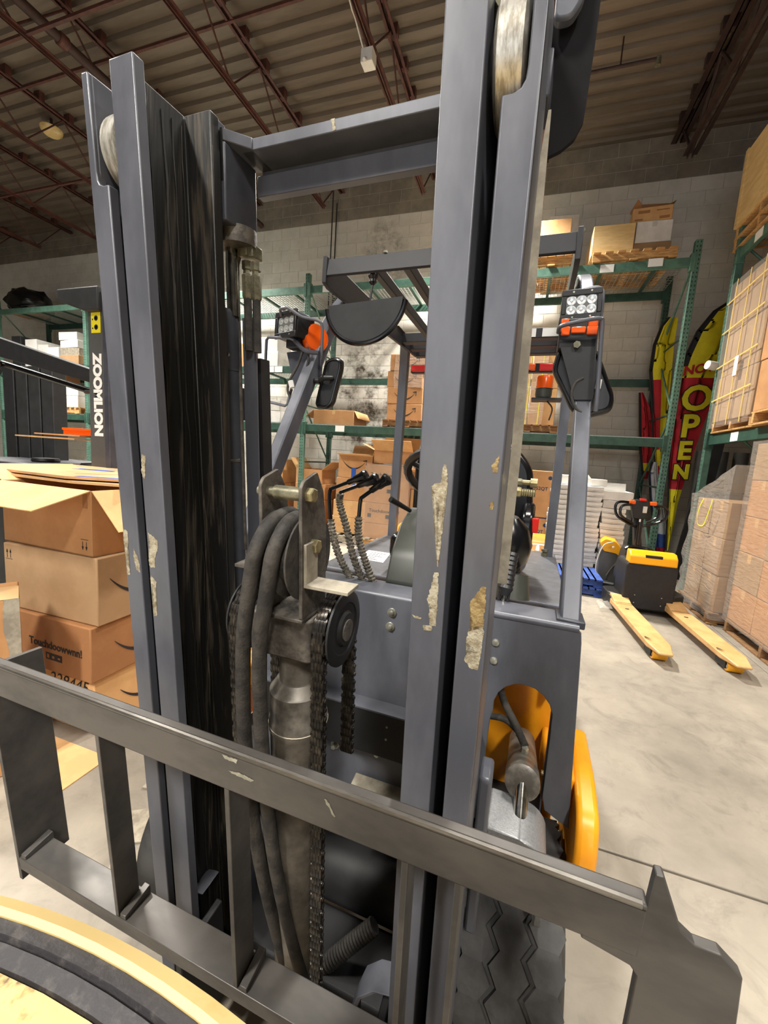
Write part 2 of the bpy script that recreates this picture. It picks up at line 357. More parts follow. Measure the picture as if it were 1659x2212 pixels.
# corrugated roof deck, ribs along x
g = G(); prof = []; y = Y0
while y < 7.6: prof += [(y, ZC), (y + .085, ZC), (y + .105, ZC + .045), (y + .185, ZC + .045)]; y += .205
vs = [(xx, a, b) for a, b in prof for xx in (X0, X1)]
g.add(vs, [(2 * i, 2 * i + 1, 2 * i + 3, 2 * i + 2) for i in range(len(prof) - 1)])
g.box((X0, Y0, ZC + .06), (X1, 7.6, ZC + .1))
setp(obj('ceiling', g, 'deck', angle=0), kind='structure')

# open web roof joists along y
ORD = ['first', 'second', 'third', 'fourth', 'fifth', 'sixth', 'seventh', 'eighth', 'ninth']
def joist(x, label, heavy=False, dark=False):
    t = thing('roof_joist', label, 'joist', (x, 0, 6.15), 0, 'roof joists'); m = 'rust_d' if dark else 'rust'
    s = 1.8 if heavy else 1
    g = G()
    for e in (-1, 1):
        g.box((x + e * .012 * s, Y0, 6.17), (x + e * .05 * s, 7.44, 6.178)); g.box((x + e * .012 * s, Y0, 6.17), (x + e * .018 * s, 7.44, 6.22))
    obj('top_chord', g, m, t, angle=0)
    g = G()
    for e in (-1, 1):
        g.box((x + e * .012 * s, Y0, 5.56), (x + e * .045 * s, 6.75, 5.568)); g.box((x + e * .012 * s, Y0, 5.525), (x + e * .018 * s, 6.75, 5.568))
    obj('bottom_chord', g, m, t, angle=0)
    y = 7.2; k = 0
    while y > -2.2:
        a, b = (6.17, 5.56) if k % 2 == 0 else (5.56, 6.17)
        y2 = y - (.52 if k % 2 == 0 else .62)
        obj('web_bar', G().tube([(x, y, a), (x, y2, b)], .011 * s, 6), m, t); y = y2; k += 1
    yy = -2
    g = G()
    while yy < 7.3: g.box((x - .06 * s, yy, 6.178), (x + .06 * s, yy + .07, 6.30)); yy += .41
    obj('deck_seat', g, m, t, angle=0, kind='stuff')
    return t
JX = [1.66, -.14, -1.9, -3.63, -5.4, -7.15, -8.9, -10.65, -12.4]
LBL = ['heavy dark red roof joist at upper right above the stacked racks', 'red-brown roof joist running behind the right mast rails', 'red-brown roof joist carrying the small white junction box',
       'red-brown roof joist meeting the mast crossbar left of the white box', 'red-brown roof joist with a dark sprinkler pipe beside it', 'red-brown roof joist just left of the one with the pipe, above the round lamp',
       'third red-brown roof joist from the upper left wall corner', 'second red-brown roof joist from the upper left wall corner', 'red-brown roof joist nearest the upper left wall corner']
for i, x in enumerate(JX): joist(x, LBL[i], heavy=(i == 0), dark=(i == 0))
for i, (y, z, l) in enumerate([(3.35, 5.55, 'thin bridging bar low under the joists, nearest the camera'), (5.25, 5.55, 'thin bridging bar low under the joists, near the back wall'), (4.35, 6.16, 'thin bridging bar tight under the roof deck')]):
    setp(obj('bridging_bar', G().box((-12.4, y, z), (-.14, y + .03, z + .03)), 'rust', angle=0), l, 'bar', 'joist bridging bars')
t = thing('sprinkler_pipe', 'dark steel sprinkler pipe hung beside a roof joist at upper left', 'pipe', (-5.28, 2, 5.7))
obj('pipe', G().tube([(-5.27, -3, 5.72), (-5.27, 7.3, 5.72)], .052, 14), 'rust_d', t)
for y in (2.85, 3.6, 4.5, 5.6): obj('coupling', G().lathe([(.058, 0), (.068, .01), (.068, .09), (.058, .1)], (-5.27, y, 5.72), (0, 1, 0), 14), 'rust', t)
obj('hanger', G().tube([(-5.27, 3.25, 5.77), (-5.27, 3.25, 6.2)], .035, 10), 'rust_d', t)
t = thing('ceiling_lamp', 'small round cream lamp under the roof deck at upper left', 'lamp', (-7.5, 4.98, 6.12))
obj('lens', G().lathe([(.02, -.05), (.1, -.045), (.14, -.01), (.15, .03)], (-7.5, 4.98, 6.12), (0, 0, 1), 20), 'dcream', t)
obj('stem', G().tube([(-7.5, 4.98, 6.15), (-7.5, 4.98, 6.33)], .02, 8), 'rust_d', t)
t = thing('junction_box', 'white junction box clipped under a roof joist in the upper middle', 'box', (-1.93, 4.38, 5.4))
obj('box_body', G().box((-1.99, 4.34, 5.4), (-1.86, 4.46, 5.53)), 'white', t, bevel=.006)
obj('knockout', G().tube([(-1.93, 4.34, 5.42), (-1.93, 4.30, 5.38)], .018, 8), 'white', t)
obj('cable', G().tube(smooth_pts([(-1.97, 4.35, 5.53), (-1.98, 4.15, 5.62), (-1.95, 4.0, 5.56), (-1.92, 3.8, 5.55)]), .008, 6), 'white', t)
t = thing('conduit', 'thin dark conduit under the roof deck, right of the mast', 'pipe', (.6, 5.8, 6.0))
obj('tube', G().tube([(.2, 5.77, 6.0), (.98, 5.77, 6.0)], .018, 8), 'rust_d', t); obj('hanger', G().tube([(.6, 5.77, 6.0), (.6, 5.77, 6.32)], .008, 6), 'rust_d', t); obj('end_fitting', G().tube([(.98, 5.77, 6.02), (.98, 5.77, 5.93)], .028, 8), 'olive', t)
t = thing('wall_conduit', 'thin vertical dark conduit on the back wall behind the forklift roof', 'pipe', (-4.0, 7.42, 4))
obj('tube', G().tube([(-3.72, 7.41, 4.2), (-3.72, 7.41, 6.0)], .012, 6), 'dark', t)
for i, (x, y, p, sx, sy) in enumerate(LAMPS):
    t = thing('high_bay_lamp', ['white high bay lamp hung above the racks behind the right mast rail', 'high bay lamp above the second forklift aisle, near right', 'high bay lamp above the carton stack', 'high bay lamp furthest left', 'high bay lamp behind the camera, left', 'high bay lamp above the right rack', 'high bay lamp behind the camera, right', 'high bay lamp above the racks behind the left mast rail'][i], 'lamp', (x, y, LZ), 0, 'high bay lamps')
    obj('housing', G().box((x - sx / 2 - .02, y - sy / 2 - .02, LZ + .012), (x + sx / 2 + .02, y + sy / 2 + .02, LZ + .09)), 'white', t, bevel=.01)
    obj('diffuser', G().box((x - sx / 2, y - sy / 2, LZ + .001), (x + sx / 2, y + sy / 2, LZ + .012)), 'lampglow', t)
    for e in (-.4, .4): obj('hanger_wire', G().tube([(x, y + e, LZ + .09), (x, y + e, ZC)], .004, 5), 'dark', t)

# ================================================================ FORKLIFT
fk = thing('forklift', 'slate grey and yellow forklift truck with worn twin-rail mast filling the middle', 'forklift', F(UC, .9, 0))
P_uv = lambda a, b, t: M(a, b, t)                 # plan section of a rail, extruded along w
P_uw = lambda a, b, t: M(a, t, b)                 # elevation outline, extruded along v
P_vw = lambda a, b, t: M(t, a, b)                 # side outline, extruded along u
for s in (0, 1):
    m_ = (lambda u: mir(u)) if s else (lambda u: u)
    q = lambda poly: [(m_(a), b) for a, b in poly]
    # outer rail: web outside, flanges pointing in, front flange cut away at the top round the roller
    g = G()
    g.prism(q([(-.672, .505), (-.658, .505), (-.658, .632), (-.672, .632)]), -1.33, .485, P_uv)
    g.prism(q([(-.658, .615), (-.620, .615), (-.620, .632), (-.658, .632)]), -1.33, .485, P_uv)
    out = [(-.672, -1.33), (-.635, -1.33), (-.635, .339)] + [(-.6465, .339), (-.6535, .342), (-.6575, .349), (-.6585, .360)] + [(-.6585, .485), (-.672, .485)]
    g.prism(q(out), .50, .516, P_uw)
    obj('outer_rail', g, 'slate', fk, bevel=.002)
    top = .489 if not s else .62
    g = G()
    g.prism(q([(-.615, .50), (-.570, .50), (-.570, .518), (-.598, .520), (-.598, .615), (-.545 if not s else -.57, .615), (-.545 if not s else -.57, .635), (-.615, .635)]), -1.30, top, P_uv)
    o = obj('inner_rail', g, ['slate', 'grease'], fk, bevel=.0016)
    for p in o.data.polygons:                     # the channel's inside is packed with old grease
        c = p.center; uu = (c - C0).dot(MU); vv = (c - C0).dot(MV)
        if s == 0 and vv > .613 and abs(p.normal.dot(MW)) < .5 and uu > -.612: p.material_index = 1
        if vv > .519 and abs(uu - m_(-.58)) < .035 and abs(p.normal.dot(MW)) < .5 and (vv < .62) and abs(uu - m_(-.615)) > .008: p.material_index = 1
    obj('rail_gap_blocker', G().box((min(m_(-.660), m_(-.600)), .636, -1.3), (max(m_(-.660), m_(-.600)), .642, .484), M), 'flag_b', fk)  # added black strip, blocks light showing through the gap between the rails
    # crests of grease along the channel
    if not s:
        g = G()
        for vv, r in ((.545, .0022), (.572, .003), (.588, .002), (.606, .0026)):
            pts = [M(-.5975 + rnd.uniform(-.0012, .0012), vv + rnd.uniform(-.002, .002), .47 - k * .05) for k in range(33)]
            g.tube(pts, [r * rnd.uniform(.3, 1.2) for _ in pts], 5)
        obj('grease_ridge', g, 'grease', fk, kind='stuff')
        g = G(); g.box((-.5445, .617, -1.1), (-.5435, .633, .44), M); obj('grease_smear', g, 'grease', fk)
    # roller on the outer rail head
    ro = obj('mast_roller', G().lathe([(.02, 0), (.052, 0), (.058, .004), (.058, .030), (.052, .034), (.02, .034)], M(m_(-.655), .562, .400), MU * (-1 if s else 1), 40), 'roller', fk)
    obj('roller_hub', G().lathe([(.021, 0), (.021, .036), (.012, .038)], M(m_(-.655), .562, .400), MU * (-1 if s else 1), 20), 'black', ro)
    obj('stop_pin', G().lathe([(.012, 0), (.016, .004), (.016, .018), (.012, .024), (.012, .03)], M(m_(-.628), .56, .4495), -MV, 14), 'olive', fk)
obj('stop_block', G().box((-.689, .53, .425), (-.672, .56, .47), M), 'speck', fk, bevel=.001)
obj('web_weld', G().tube([M(-.657, .56, .48), M(-.657, .60, .40), M(-.657, .58, .34)], .0015, 5), 'slate_d', fk)
# paint worn off the rails, flat flakes
def flakes(polys, m, v=.4996):
    r = random.Random(3)
    for poly in polys:
        pts = []; g = G()
        for i in range(len(poly)):
            a, b = Vector((*poly[i], 0)), Vector((*poly[(i + 1) % len(poly)], 0)); k = max(2, int((b - a).length / .0022))
            for j in range(k):
                p = a.lerp(b, j / k); d = mnoise.noise(p * 300) * .003 if j else 0; pts.append((p.x + d, p.y + r.uniform(-.0009, .0009)))
        bm = bmesh.new(); vs = [bm.verts.new(M(a, v, b)) for a, b in pts]
        f = bm.faces.new(vs); bmesh.ops.triangulate(bm, faces=[f]); bm.verts.index_update()
        g.add([x.co.copy() for x in bm.verts], [tuple(x.index for x in f.verts) for f in bm.faces]); bm.free()
        obj('worn_paint_patch', g, m, fk, angle=0)
A_ = [(-.1043, -.04), (-.1005, -.0406), (-.0981, -.0663), (-.1006, -.079), (-.1012, -.1078), (-.1015, -.137), (-.1027, -.1736), (-.1044, -.171), (-.1047, -.1336), (-.1066, -.1154), (-.1051, -.0935), (-.111, -.0852), (-.1184, -.0681), (-.1064, -.0618)]
B_ = [(-.1074, -.1811), (-.1015, -.181), (-.1003, -.2012), (-.1001, -.2566), (-.1073, -.256), (-.1112, -.2407), (-.1071, -.2299), (-.1143, -.2213), (-.1099, -.2008)]
C1 = [(-.0441, -.1892), (-.0397, -.1894), (-.0385, -.2165), (-.0384, -.2434), (-.058, -.2553), (-.0515, -.246), (-.0584, -.2164), (-.0503, -.1978)]
C2 = [(-.0384, -.2434), (-.0392, -.2812), (-.0402, -.3053), (-.0512, -.3059), (-.0593, -.2957), (-.0573, -.2871), (-.0435, -.2797), (-.0588, -.2694), (-.058, -.2553), (-.0515, -.246)]
D_ = [(-.1178, -.2583), (-.1054, -.2556), (-.1058, -.2639), (-.1164, -.2652)]; E_ = [(-.1342, -.2464), (-.1204, -.2476), (-.1221, -.251), (-.13, -.2506)]
F_ = [(-.0472, -.0395), (-.0397, -.0258), (-.0389, -.0463), (-.0451, -.0451)]; F2 = [(-.045, -.083), (-.041, -.08), (-.0405, -.09), (-.044, -.0915)]
G_ = [(-.6106, -.1911), (-.5994, -.1961), (-.5898, -.2034), (-.5915, -.221), (-.5988, -.233), (-.5993, -.253), (-.6108, -.2548), (-.6145, -.2423), (-.6091, -.2235)]
H_ = [(-.6122, -.2685), (-.5991, -.2798), (-.6048, -.2944), (-.6054, -.3454), (-.6129, -.3481), (-.6093, -.3021), (-.6136, -.2823)]
I_ = [(-.6481, -.2246), (-.6394, -.2398), (-.6366, -.2686), (-.6452, -.2648), (-.6492, -.2473)]
J_ = [(-.6692, -.1918), (-.6593, -.195), (-.661, -.2219), (-.6666, -.2317), (-.6633, -.254), (-.663, -.2769), (-.6691, -.2779), (-.6691, -.2276), (-.671, -.2099)]
K_ = [(-.6112, -.0573), (-.6029, -.0595), (-.6087, -.0985), (-.6145, -.0888)]
flakes([A_, B_, C2, D_, E_, G_, H_, I_, J_, K_], 'chip'); flakes([C1, F_, F2], 'chip2')
flakes([[(-.378, -.4685), (-.350, -.4685), (-.352, -.475), (-.372, -.4745)], [(-.368, -.4934), (-.345, -.489), (-.323, -.4919), (-.328, -.4975), (-.350, -.4960)], [(-.2115, -.4778), (-.207, -.4785), (-.1942, -.4997), (-.197, -.501)]], 'zinc', .3994)
flakes([[(-.361, .478), (-.353, .478), (-.354, .470), (-.350, .462), (-.357, .4605), (-.3575, .470)]], 'chip', .6755)
# top crossmember: thick plate, rear lip, bent front strip and gusset boxes
g = G(); g.box((-.535, .676, .460), (-.171, .735, .478), M); g.box((-.535, .720, .412), (-.171, .738, .447), M); g.box((-.535, .735, .447), (-.171, .760, .478), M)
g.prism([(-.545, .636), (-.51, .674), (-.51, .735), (-.545, .735)], .460, .478, P_uv)
obj('top_crossmember', g, 'slate', fk, bevel=.0015)
obj('crossmember_gusset', G().box((-.575, .637, .34), (-.538, .722, .458), M), 'slate_d', fk, bevel=.003)
obj('crossmember_gusset', G().box((-.168, .637, .34), (-.131, .722, .458), M), 'slate_d', fk, bevel=.003)
obj('rail_cap', G().box((-.60, .616, .470), (-.545, .650, .486), M), 'slate', fk, bevel=.002)
obj('oil_stain_plate', G().box((-.556, .6362, .40), (-.541, .638, .476), M), 'grease', fk)
# side lift cylinders with their rods
for s in (0, 1):
    u = mir(-.600) if s else -.600
    obj('side_cylinder', G().lathe([(.031, -1.3), (.031, .10), (.032, .10), (.032, .108), (.033, .11), (.033, .205), (.030, .212), (.012, .212)], M(u, .69, 0), MW, 26), 'slate_d', fk)
    obj('cylinder_rod', G().tube([M(u + (.026 if not s else -.026), .69, .20), M(u + (.026 if not s else -.026), .69, .37)], .011, 14), 'chrome', fk)
    obj('cylinder_port', G().lathe([(.004, 0), (.004, .004), (.0025, .004)], M(u + .026, .672, .128), -MV, 12), 'zinc', fk)
obj('rod_cap', G().lathe([(.036, 0), (.036, .028)], M(-.560, .69, .318), MW, 20), 'cast', fk)
# hose run beside the left cylinder
obj('hydraulic_pipe', G().tube([M(-.549, .70, .318), M(-.564, .70, .312), M(-.571, .70, .295)] + [M(-.572, .70, w / 100) for w in range(27, -32, -6)], .0055, 10), 'cast', fk)
obj('port_block', G().box((-.561, .69, .305), (-.539, .72, .328), M), 'olive', fk, bevel=.002)
obj('port_block', G().box((-.539, .69, .302), (-.526, .72, .324), M), 'olive', fk, bevel=.002)
for u, z in ((-.551, .300), (-.531, .296)):
    obj('hose_fitting', G().lathe([(.0095, 0), (.0095, -.014), (.007, -.016), (.0075, -.022), (.010, -.024), (.010, -.062), (.008, -.066)], M(u, .705, z), MW, 6), 'olive', fk, angle=25)
    obj('hose_end', G().tube([M(u, .705, z - .06), M(u, .705, z - .16)], .0078, 10), 'rubber', fk)
obj('hose_guide', G().prism([(-.571, -.34), (-.540, -.34), (-.540, .203), (-.571, .203)], .712, .716, P_uw), 'slate', fk)
obj('hose_guide', G().prism([(-.562, -.34), (-.538, -.34), (-.543, .13), (-.560, .13)], .73, .76, P_uw), 'black', fk)
obj('pipe_clamp', G().box((-.584, .70, .005), (-.572, .72, .07), M), 'slate_d', fk, bevel=.001)
obj('pipe_strap', G().tube([M(-.60, .665, -.078), M(-.585, .655, -.078), M(-.572, .69, -.076)], .006, 8), 'cast', fk)
# light strip along the outer side of the right rail, with the curved guard above it
obj('side_strip', G().prism([(-.030, .40), (-.0265, .40), (-.0195, -.01), (-.0198, -.23), (-.034, -.23), (-.0335, -.01), (-.041, .27)], .631, .638, P_uw), 'dust', fk)
obj('guard_bracket', G().box((-.046, .622, .41), (-.030, .684, .46), M), 'slate_d', fk, bevel=.002)
for u in (-.562, -.160): obj('carriage_hanger', G().box((u, .445, -1.31), (u + .016, .56, -1.04), M), 'black', fk, bevel=.003)
g = G(); g.prism(fillet([(-.04, .70), (.0185, .70), (.0166, .4913), (.0148, .4415), (.0135, .4105), (.0043, .3911), (-.0117, .3803), (-.03, .3748), (-.036, .4773)], .003), .68, .688, P_uw)
obj('side_guard', g, 'matte', fk)
obj('side_guard_pad', G().prism(fillet([(-.037, .70), (-.0010, .70), (-.0024, .5284), (-.0144, .5102), (-.036, .5124)], .008), .655, .672, P_uw), 'slate', fk, bevel=.004)
# ------------------------------------------------ centre lift cylinder, crosshead, pulley, chains
ax0 = lambda w: M(-.353, .565, w)
obj('lift_cylinder', G().lathe([(.050, -1.28), (.050, -.535), (.0525, -.53), (.0525, -.512), (.050, -.508), (.050, -.455), (.046, -.452), (.038, -.438), (.036, -.436)], ax0(0), MW, 40), 'cyl', fk)
obj('weld_bead', G().lathe([(.0505, -.5245), (.0535, -.5215), (.0505, -.5185)], ax0(0), MW, 40), 'dust', fk)
obj('piston_rod', G().lathe([(.033, -.44), (.033, -.37)], ax0(0), MW, 32), 'cyl', fk)
g = G(); g.prism(fillet([(-.418, .515), (-.300, .515), (-.300, .615), (-.418, .615)], .012), -.375, -.300, P_uv); obj('crosshead', g, 'cast', fk, bevel=.004)
obj('crosshead_axle', G().lathe([(.018, -.105), (.018, .095)], M(-.353, .565, -.328), MU, 20), 'cast', fk)
pl = fillet([(.500, -.292), (.500, -.088), (.508, -.078), (.545, -.068), (.565, -.10), (.575, -.16), (.575, -.292)], .004)
br = G(); br.prism(pl, -.312, -.306, P_vw); br.prism(pl, -.381, -.375, P_vw); br.box((-.381, .500, -.298), (-.306, .575, -.292), M)
obj('pulley_bracket', br, 'cast', fk, bevel=.0012)
obj('bracket_pin', G().tube([M(-.392, .518, -.100), M(-.318, .518, -.100)], .0075, 16), 'olive', fk); obj('pin_spacer', G().tube([M(-.362, .518, -.100), M(-.313, .518, -.100)], .0105, 18), 'olive', fk)
bolt('bracket_bolt', M(-.306, .518, -.100), MU, .0115, .011, 'brass', fk); bolt('bracket_bolt', M(-.306, .531, -.181), MU, .0115, .011, 'brass', fk)
# hose pulley with three flanges
pr = [(.016, -.0305)]
for k in range(2): pr += [(.068, -.0305 + .029 * k), (.068, -.0275 + .029 * k), (.050, -.0245 + .029 * k), (.050, -.008 + .029 * k)]
pr += [(.068, .0275), (.068, .0305), (.016, .0305)]
obj('hose_pulley', G().lathe(pr, M(-.3435, .535, -.2), MU, 48), 'rubber', fk)
for k, (ut, um, ul, ub) in enumerate(((-.358, -.372, -.401, -.411), (-.331, -.341, -.370, -.376))):
    pts = [M(ut + .004, .575, -.2 + .040)] + [M(ut + (um - ut) * max(0, a / 90) ** 1.5, .535 - .062 * math.sin(R(a)), -.2 + .062 * math.cos(R(a))) for a in range(-20, 91, 10)]
    pts += [M(um * .6 + ul * .4, .474, -.26), M(ul, .480, -.35), M(ub, .490, -.55), M(ub + .012, .505, -.80), M(ub + .05, .525, -1.05), M(ub + .09, .545, -1.25)]
    obj('hydraulic_hose', G().tube(smooth_pts(pts, 5), .0118, 14), 'rubber', fk)
# angle bracket under the second bolt
g = G(); g.box((-.3055, .503, -.232), (-.3005, .538, -.172), M); g.box((-.3055, .503, -.240), (-.232, .542, -.234), M); g.box((-.3055, .503, -.236), (-.3005, .538, -.230), M)
obj('angle_bracket', g, 'dust', fk, bevel=.001)
g = G(); g.box((-.455, .53, -.238), (-.385, .57, -.232), M); obj('angle_bracket', g, 'cast', fk, bevel=.001)
# chain sheaves and leaf chains
def chain(name, pts_fn, n, wdt, parent):
    """leaf chain: pairs of side plates with pins, following pts_fn(i) -> (v, w)"""
    g = G()
    for i in range(n + 1): v0, w0 = pts_fn(i); g.lathe([(.0034, -wdt[1] - .003), (.0034, wdt[1] + .003)], M(wdt[0], v0, w0), MU, 8)
    c = obj(name, g, 'chain', parent)
    for i in range(n):
        (v0, w0), (v1, w1) = pts_fn(i), pts_fn(i + 1); g = G(); d = Vector((v1 - v0, w1 - w0)); L = d.length; a = math.atan2(d.y, d.x); k = i % 2
        for e in ((-.79, -.263, .263, .79) if k else (-.53, 0, .53)):
            u = wdt[0] + wdt[1] * e; poly = []
            for t in range(12):
                an = 2 * PI * t / 12; px = L / 2 + (L * .5 + .0062) * math.cos(an); py = .0072 * math.sin(an) * (1 if abs(math.cos(an)) > .3 else .86)
                poly.append((v0 + px * math.cos(a) - py * math.sin(a), w0 + px * math.sin(a) + py * math.cos(a)))
            g.prism(poly, u - .0024, u + .0024, P_vw)
        obj('chain_link', g, 'chain', c, angle=30)
    return c
for s, cu, wc, cv in ((0, -.281, -.326, .565), (1, -.438, -.330, .565)):
    prof = [(.014, -.014), (.060, -.014), (.062, -.012), (.062, -.009), (.050, -.008), (.050, .008), (.062, .009), (.062, .0125), (.058, .014), (.044, .0145), (.042, .0125), (.030, .0125), (.026, .017), (.004, .017)]
    obj('chain_sheave', G().lathe(prof, M(cu + (.004 if not s else -.004), cv, wc), MU, 44), 'black', fk)
    rad = .0565; st = .0165
    def path(i, cv=cv, wc=wc, s=s):
        # front strand straight down, round the wheel, rear strand down
        d = i * st; arc = PI * rad; f0 = 46 * st
        if d < f0: return (cv - rad, wc - f0 + d)
        if d < f0 + arc: a = (d - f0) / rad; return (cv - rad * math.cos(a), wc + rad * math.sin(a))
        return (cv + rad, wc - (d - f0 - arc))
    chain('lift_chain', path, 74 if not s else 74, (cu, .0105), fk)
# ------------------------------------------------ carriage
g = G(); g.box((-1.02, .400, -.529), (.156, .412, -.462), M); g.box((-1.02, .400, -.470), (.156, .420, -.461), M)
obj('carriage_top_bar', g, 'steel_dk', fk, bevel=.003)
obj('top_bar_edge', G().tube([M(-1.02, .4025, -.4625), M(.15, .4025, -.4625)], .0042, 8), 'shine', fk)
g = G(); g.prism([(.1018, -.532), (.1018, -.464), (.1547, -.464), (.1557, -.4199), (.1629, -.4193), (.186, -.476), (.1988, -.4854), (.2198, -.4849), (.24, -.5024), (.2500, -.62), (.2560, -.98), (.155, -.98), (.1582, -.6372), (.1573, -.5514), (.150, -.5420)], .4005, .4125, P_uw)
obj('carriage_end_plate', g, 'steel_dk', fk, bevel=.0015)
obj('carriage_end_plate', G().prism([(.400, -.98), (.400, -.474), (.495, -.482), (.495, -.98)], -.945, -.935, P_vw), 'steel_dk', fk, bevel=.001)
for u in (-.652, -.379, -.103, -.036): obj('carriage_upright', G().box((u, .402, -.925), (u + .0085, .446, -.525), M), 'steel_dk', fk, bevel=.001)
g = G(); g.prism([(.400, -.922), (.456, -.922), (.456, -.958), (.400, -.952)], -.94, .20, P_vw)
obj('fork_bar', g, 'steel_dk', fk, bevel=.0015)
for u in (-.93, -.640, -.366): obj('fork_notch', G().prism([(.402, -.921), (.456, -.921), (.456, -.905), (.402, -.912)], u, u + .014, P_vw), 'steel_dk', fk, bevel=.001)
obj('carriage_lower_bar', G().prism([(.41, -1.34), (.45, -1.34), (.45, -1.26), (.41, -1.27)], -.94, .20, P_vw), 'steel_dk', fk, bevel=.002)
for u in (-.59, -.14):
    obj('carriage_strap', G().strip([M(u - .08, .55, -1.24), M(u - .077, .55, -1.10), M(u - .06, .55, -1.04), M(u - .03, .55, -1.005), M(u + .02, .55, -.99)], MV, .05, MU, .008), 'slate', fk, bevel=.001)
g = G()
for k in range(22): g.lathe([(.010, k * .007), (.0145, k * .007 + .0035), (.010, k * .007 + .007)], M(-.30, .68, -1.42), MW, 14)
obj('tension_spring', g, 'olive', fk)
g = G(); c0 = M(-.235, .70, -1.135); dd = (MU * -.62 + MW * -.60 - MV * .35).normalized()
for k in range(20): g.lathe([(.017, k * .008), (.0195, k * .008 + .004), (.017, k * .008 + .008)], c0, dd, 16)
obj('wire_conduit', g, 'rubber', fk)
# tilt knuckle at the right of the mast: plate and rounded arm seen from above
obj('mast_side_plate', G().prism([(.64, -.95), (.64, -.60), (.66, -.588), (.69, -.592), (.715, -.64), (.715, -.95)], -.033, -.010, P_vw), 'slate', fk, bevel=.006)
arch = [(-.012, -.758), (.050, -.762)] + [(.050 + .055 * math.sin(R(a)), -.817 + .055 * math.cos(R(a))) for a in range(0, 91, 15)] + [(.108, -.95)]
inn = [(.092, -.95)] + [(.048 + .044 * math.sin(R(a)), -.824 + .044 * math.cos(R(a))) for a in range(90, -1, -15)] + [(-.012, -.776)]
obj('tilt_arm', G().prism(arch + inn, .70, .80, P_uw), 'speck', fk, bevel=.004)
obj('tilt_arm_web', G().box((-.012, .76, -.94), (.084, .79, -.79), M), 'black', fk)

# ------------------------------------------------ truck body
F_uz = lambda a, b, t: F(a, t, b)
F_vz = lambda a, b, t: F(t, a, b)
F_uv = lambda a, b, t: F(a, b, t)
fmir = lambda u: -.72 - u
# yellow chassis: sides, counterweight, fenders
g = G(); g.prism(fillet([(1.25, .20), (2.95, .20), (3.05, .35), (3.05, .95), (2.80, .93), (2.74, .855), (1.72, .855), (1.70, .44), (1.25, .44)], .03), fmir(.165), .165, F_vz)
obj('chassis', g, 'yellow', fk, bevel=.01)
obj('front_bulkhead', G().box((fmir(.15), 1.16, .2), (.15, 1.25, .84), F), 'yellow', fk)
for s in (0, 1):
    k = (lambda u: fmir(u)) if s else (lambda u: u)
    obj('front_fender', G().prism(fillet([(.88, .42), (.87, .60), (.90, .665), (1.00, .69), (1.20, .69), (1.20, .42)], .03), min(k(.168), k(.214)), max(k(.168), k(.214)), F_vz), 'yellow', fk, bevel=.012, seg=3)
    obj('fender_deck', G().box((min(k(.10), k(.17)), .98, .60), (max(k(.10), k(.17)), 1.2, .685), F), 'yellow', fk, bevel=.008)
    # tyre with raised honeycomb blocks
    tc = F(k(.058), .935, .262)
    ty = obj('front_tyre', G().lathe([(.13, -.105), (.225, -.105), (.25, -.095), (.252, -.08), (.252, .08), (.25, .095), (.225, .105), (.13, .105)], tc, FU, 48), 'tire', fk)
    obj('wheel_hub', G().lathe([(.13, -.09), (.13, .09), (.06, .1)], tc, FU, 28), 'yellow', ty)
    if not s:
        for ia in range(12):
            for ju in range(3):
                an0 = R(20 + ia * 12.2 + (6.1 if ju % 2 else 0)); uu = -.07 + ju * .07; hw, ha = .040, R(7.4); g = G(); vs = []
                for rr, sc in ((.250, 1), (.2615, .95)):
                    for h in range(6):
                        t = R(60 * h); du = hw * math.cos(t) * sc; da = ha * math.sin(t) * sc
                        du = max(-.102 - uu, min(.102 - uu, du)); an = an0 + da
                        vs.append(tc + FU * (uu + du) + (-FV * math.cos(an) + FZ * math.sin(an)) * rr)
                g.add(vs, [(6, 7, 8, 9, 10, 11)] + [(h, (h + 1) % 6, 6 + (h + 1) % 6, 6 + h) for h in range(6)]); obj('tread_block', g, 'tire', ty, angle=0)
    rc = F(k(.04), 2.55, .2)
    obj('rear_tyre', G().lathe([(.1, -.07), (.18, -.07), (.2, -.055), (.2, .055), (.18, .07), (.1, .07)], rc, FU, 32), 'tire', fk)
obj('axle_housing', G().tube([F(fmir(-.05), .935, .262), F(-.05, .935, .262)], .085, 20), 'black', fk)
obj('mast_foot', G().box((-.66, .70, .10), (-.05, .86, .22), F), 'black', fk, bevel=.01)
# right and left front panels with an arched opening for the tilt cylinder
def panel(sgn):
    k = (lambda u: fmir(u) - .0) if sgn else (lambda u: u)
    o_ = [(-.075, .56), (-.075, 1.058), (.128, 1.058), (.136, 1.05), (.139, 1.028), (.164, .58), (.108, .608), (.1005, .64), (.1005, .80)]
    o_ += [(.035 + .0655 * math.cos(R(a)), .835 + .068 * math.sin(R(a))) for a in range(-10, 191, 20)] + [(-.034, .80), (-.040, .56)]
    obj('front_panel', G().prism([(k(a), b) for a, b in o_], .95, .958, F_uz), 'slate', fk, bevel=.0015)
    obj('panel_top_roll', G().tube([F(k(-.10), .956, 1.056), F(k(.131), .956, 1.056)], .009, 12), 'slate', fk)
    obj('panel_ledge', G().box((min(k(-.10), k(.13)), .955, 1.045), (max(k(-.10), k(.13)), 1.05, 1.062), F), 'slate', fk, bevel=.004)
    obj('panel_edge_flange', G().prism([(.958, .59), (.975, .60), (.975, .85), (.958, .86)], min(k(.098), k(.1015)), max(k(.098), k(.1015)), F_vz), 'slate_d', fk)
panel(0); panel(1)
for z in (.99, .945): obj('panel_bolt', G().lathe([(.009, 0), (.008, .004), (.004, .006)], F(-.040, .95, z), -FV, 14), 'zinc', fk)
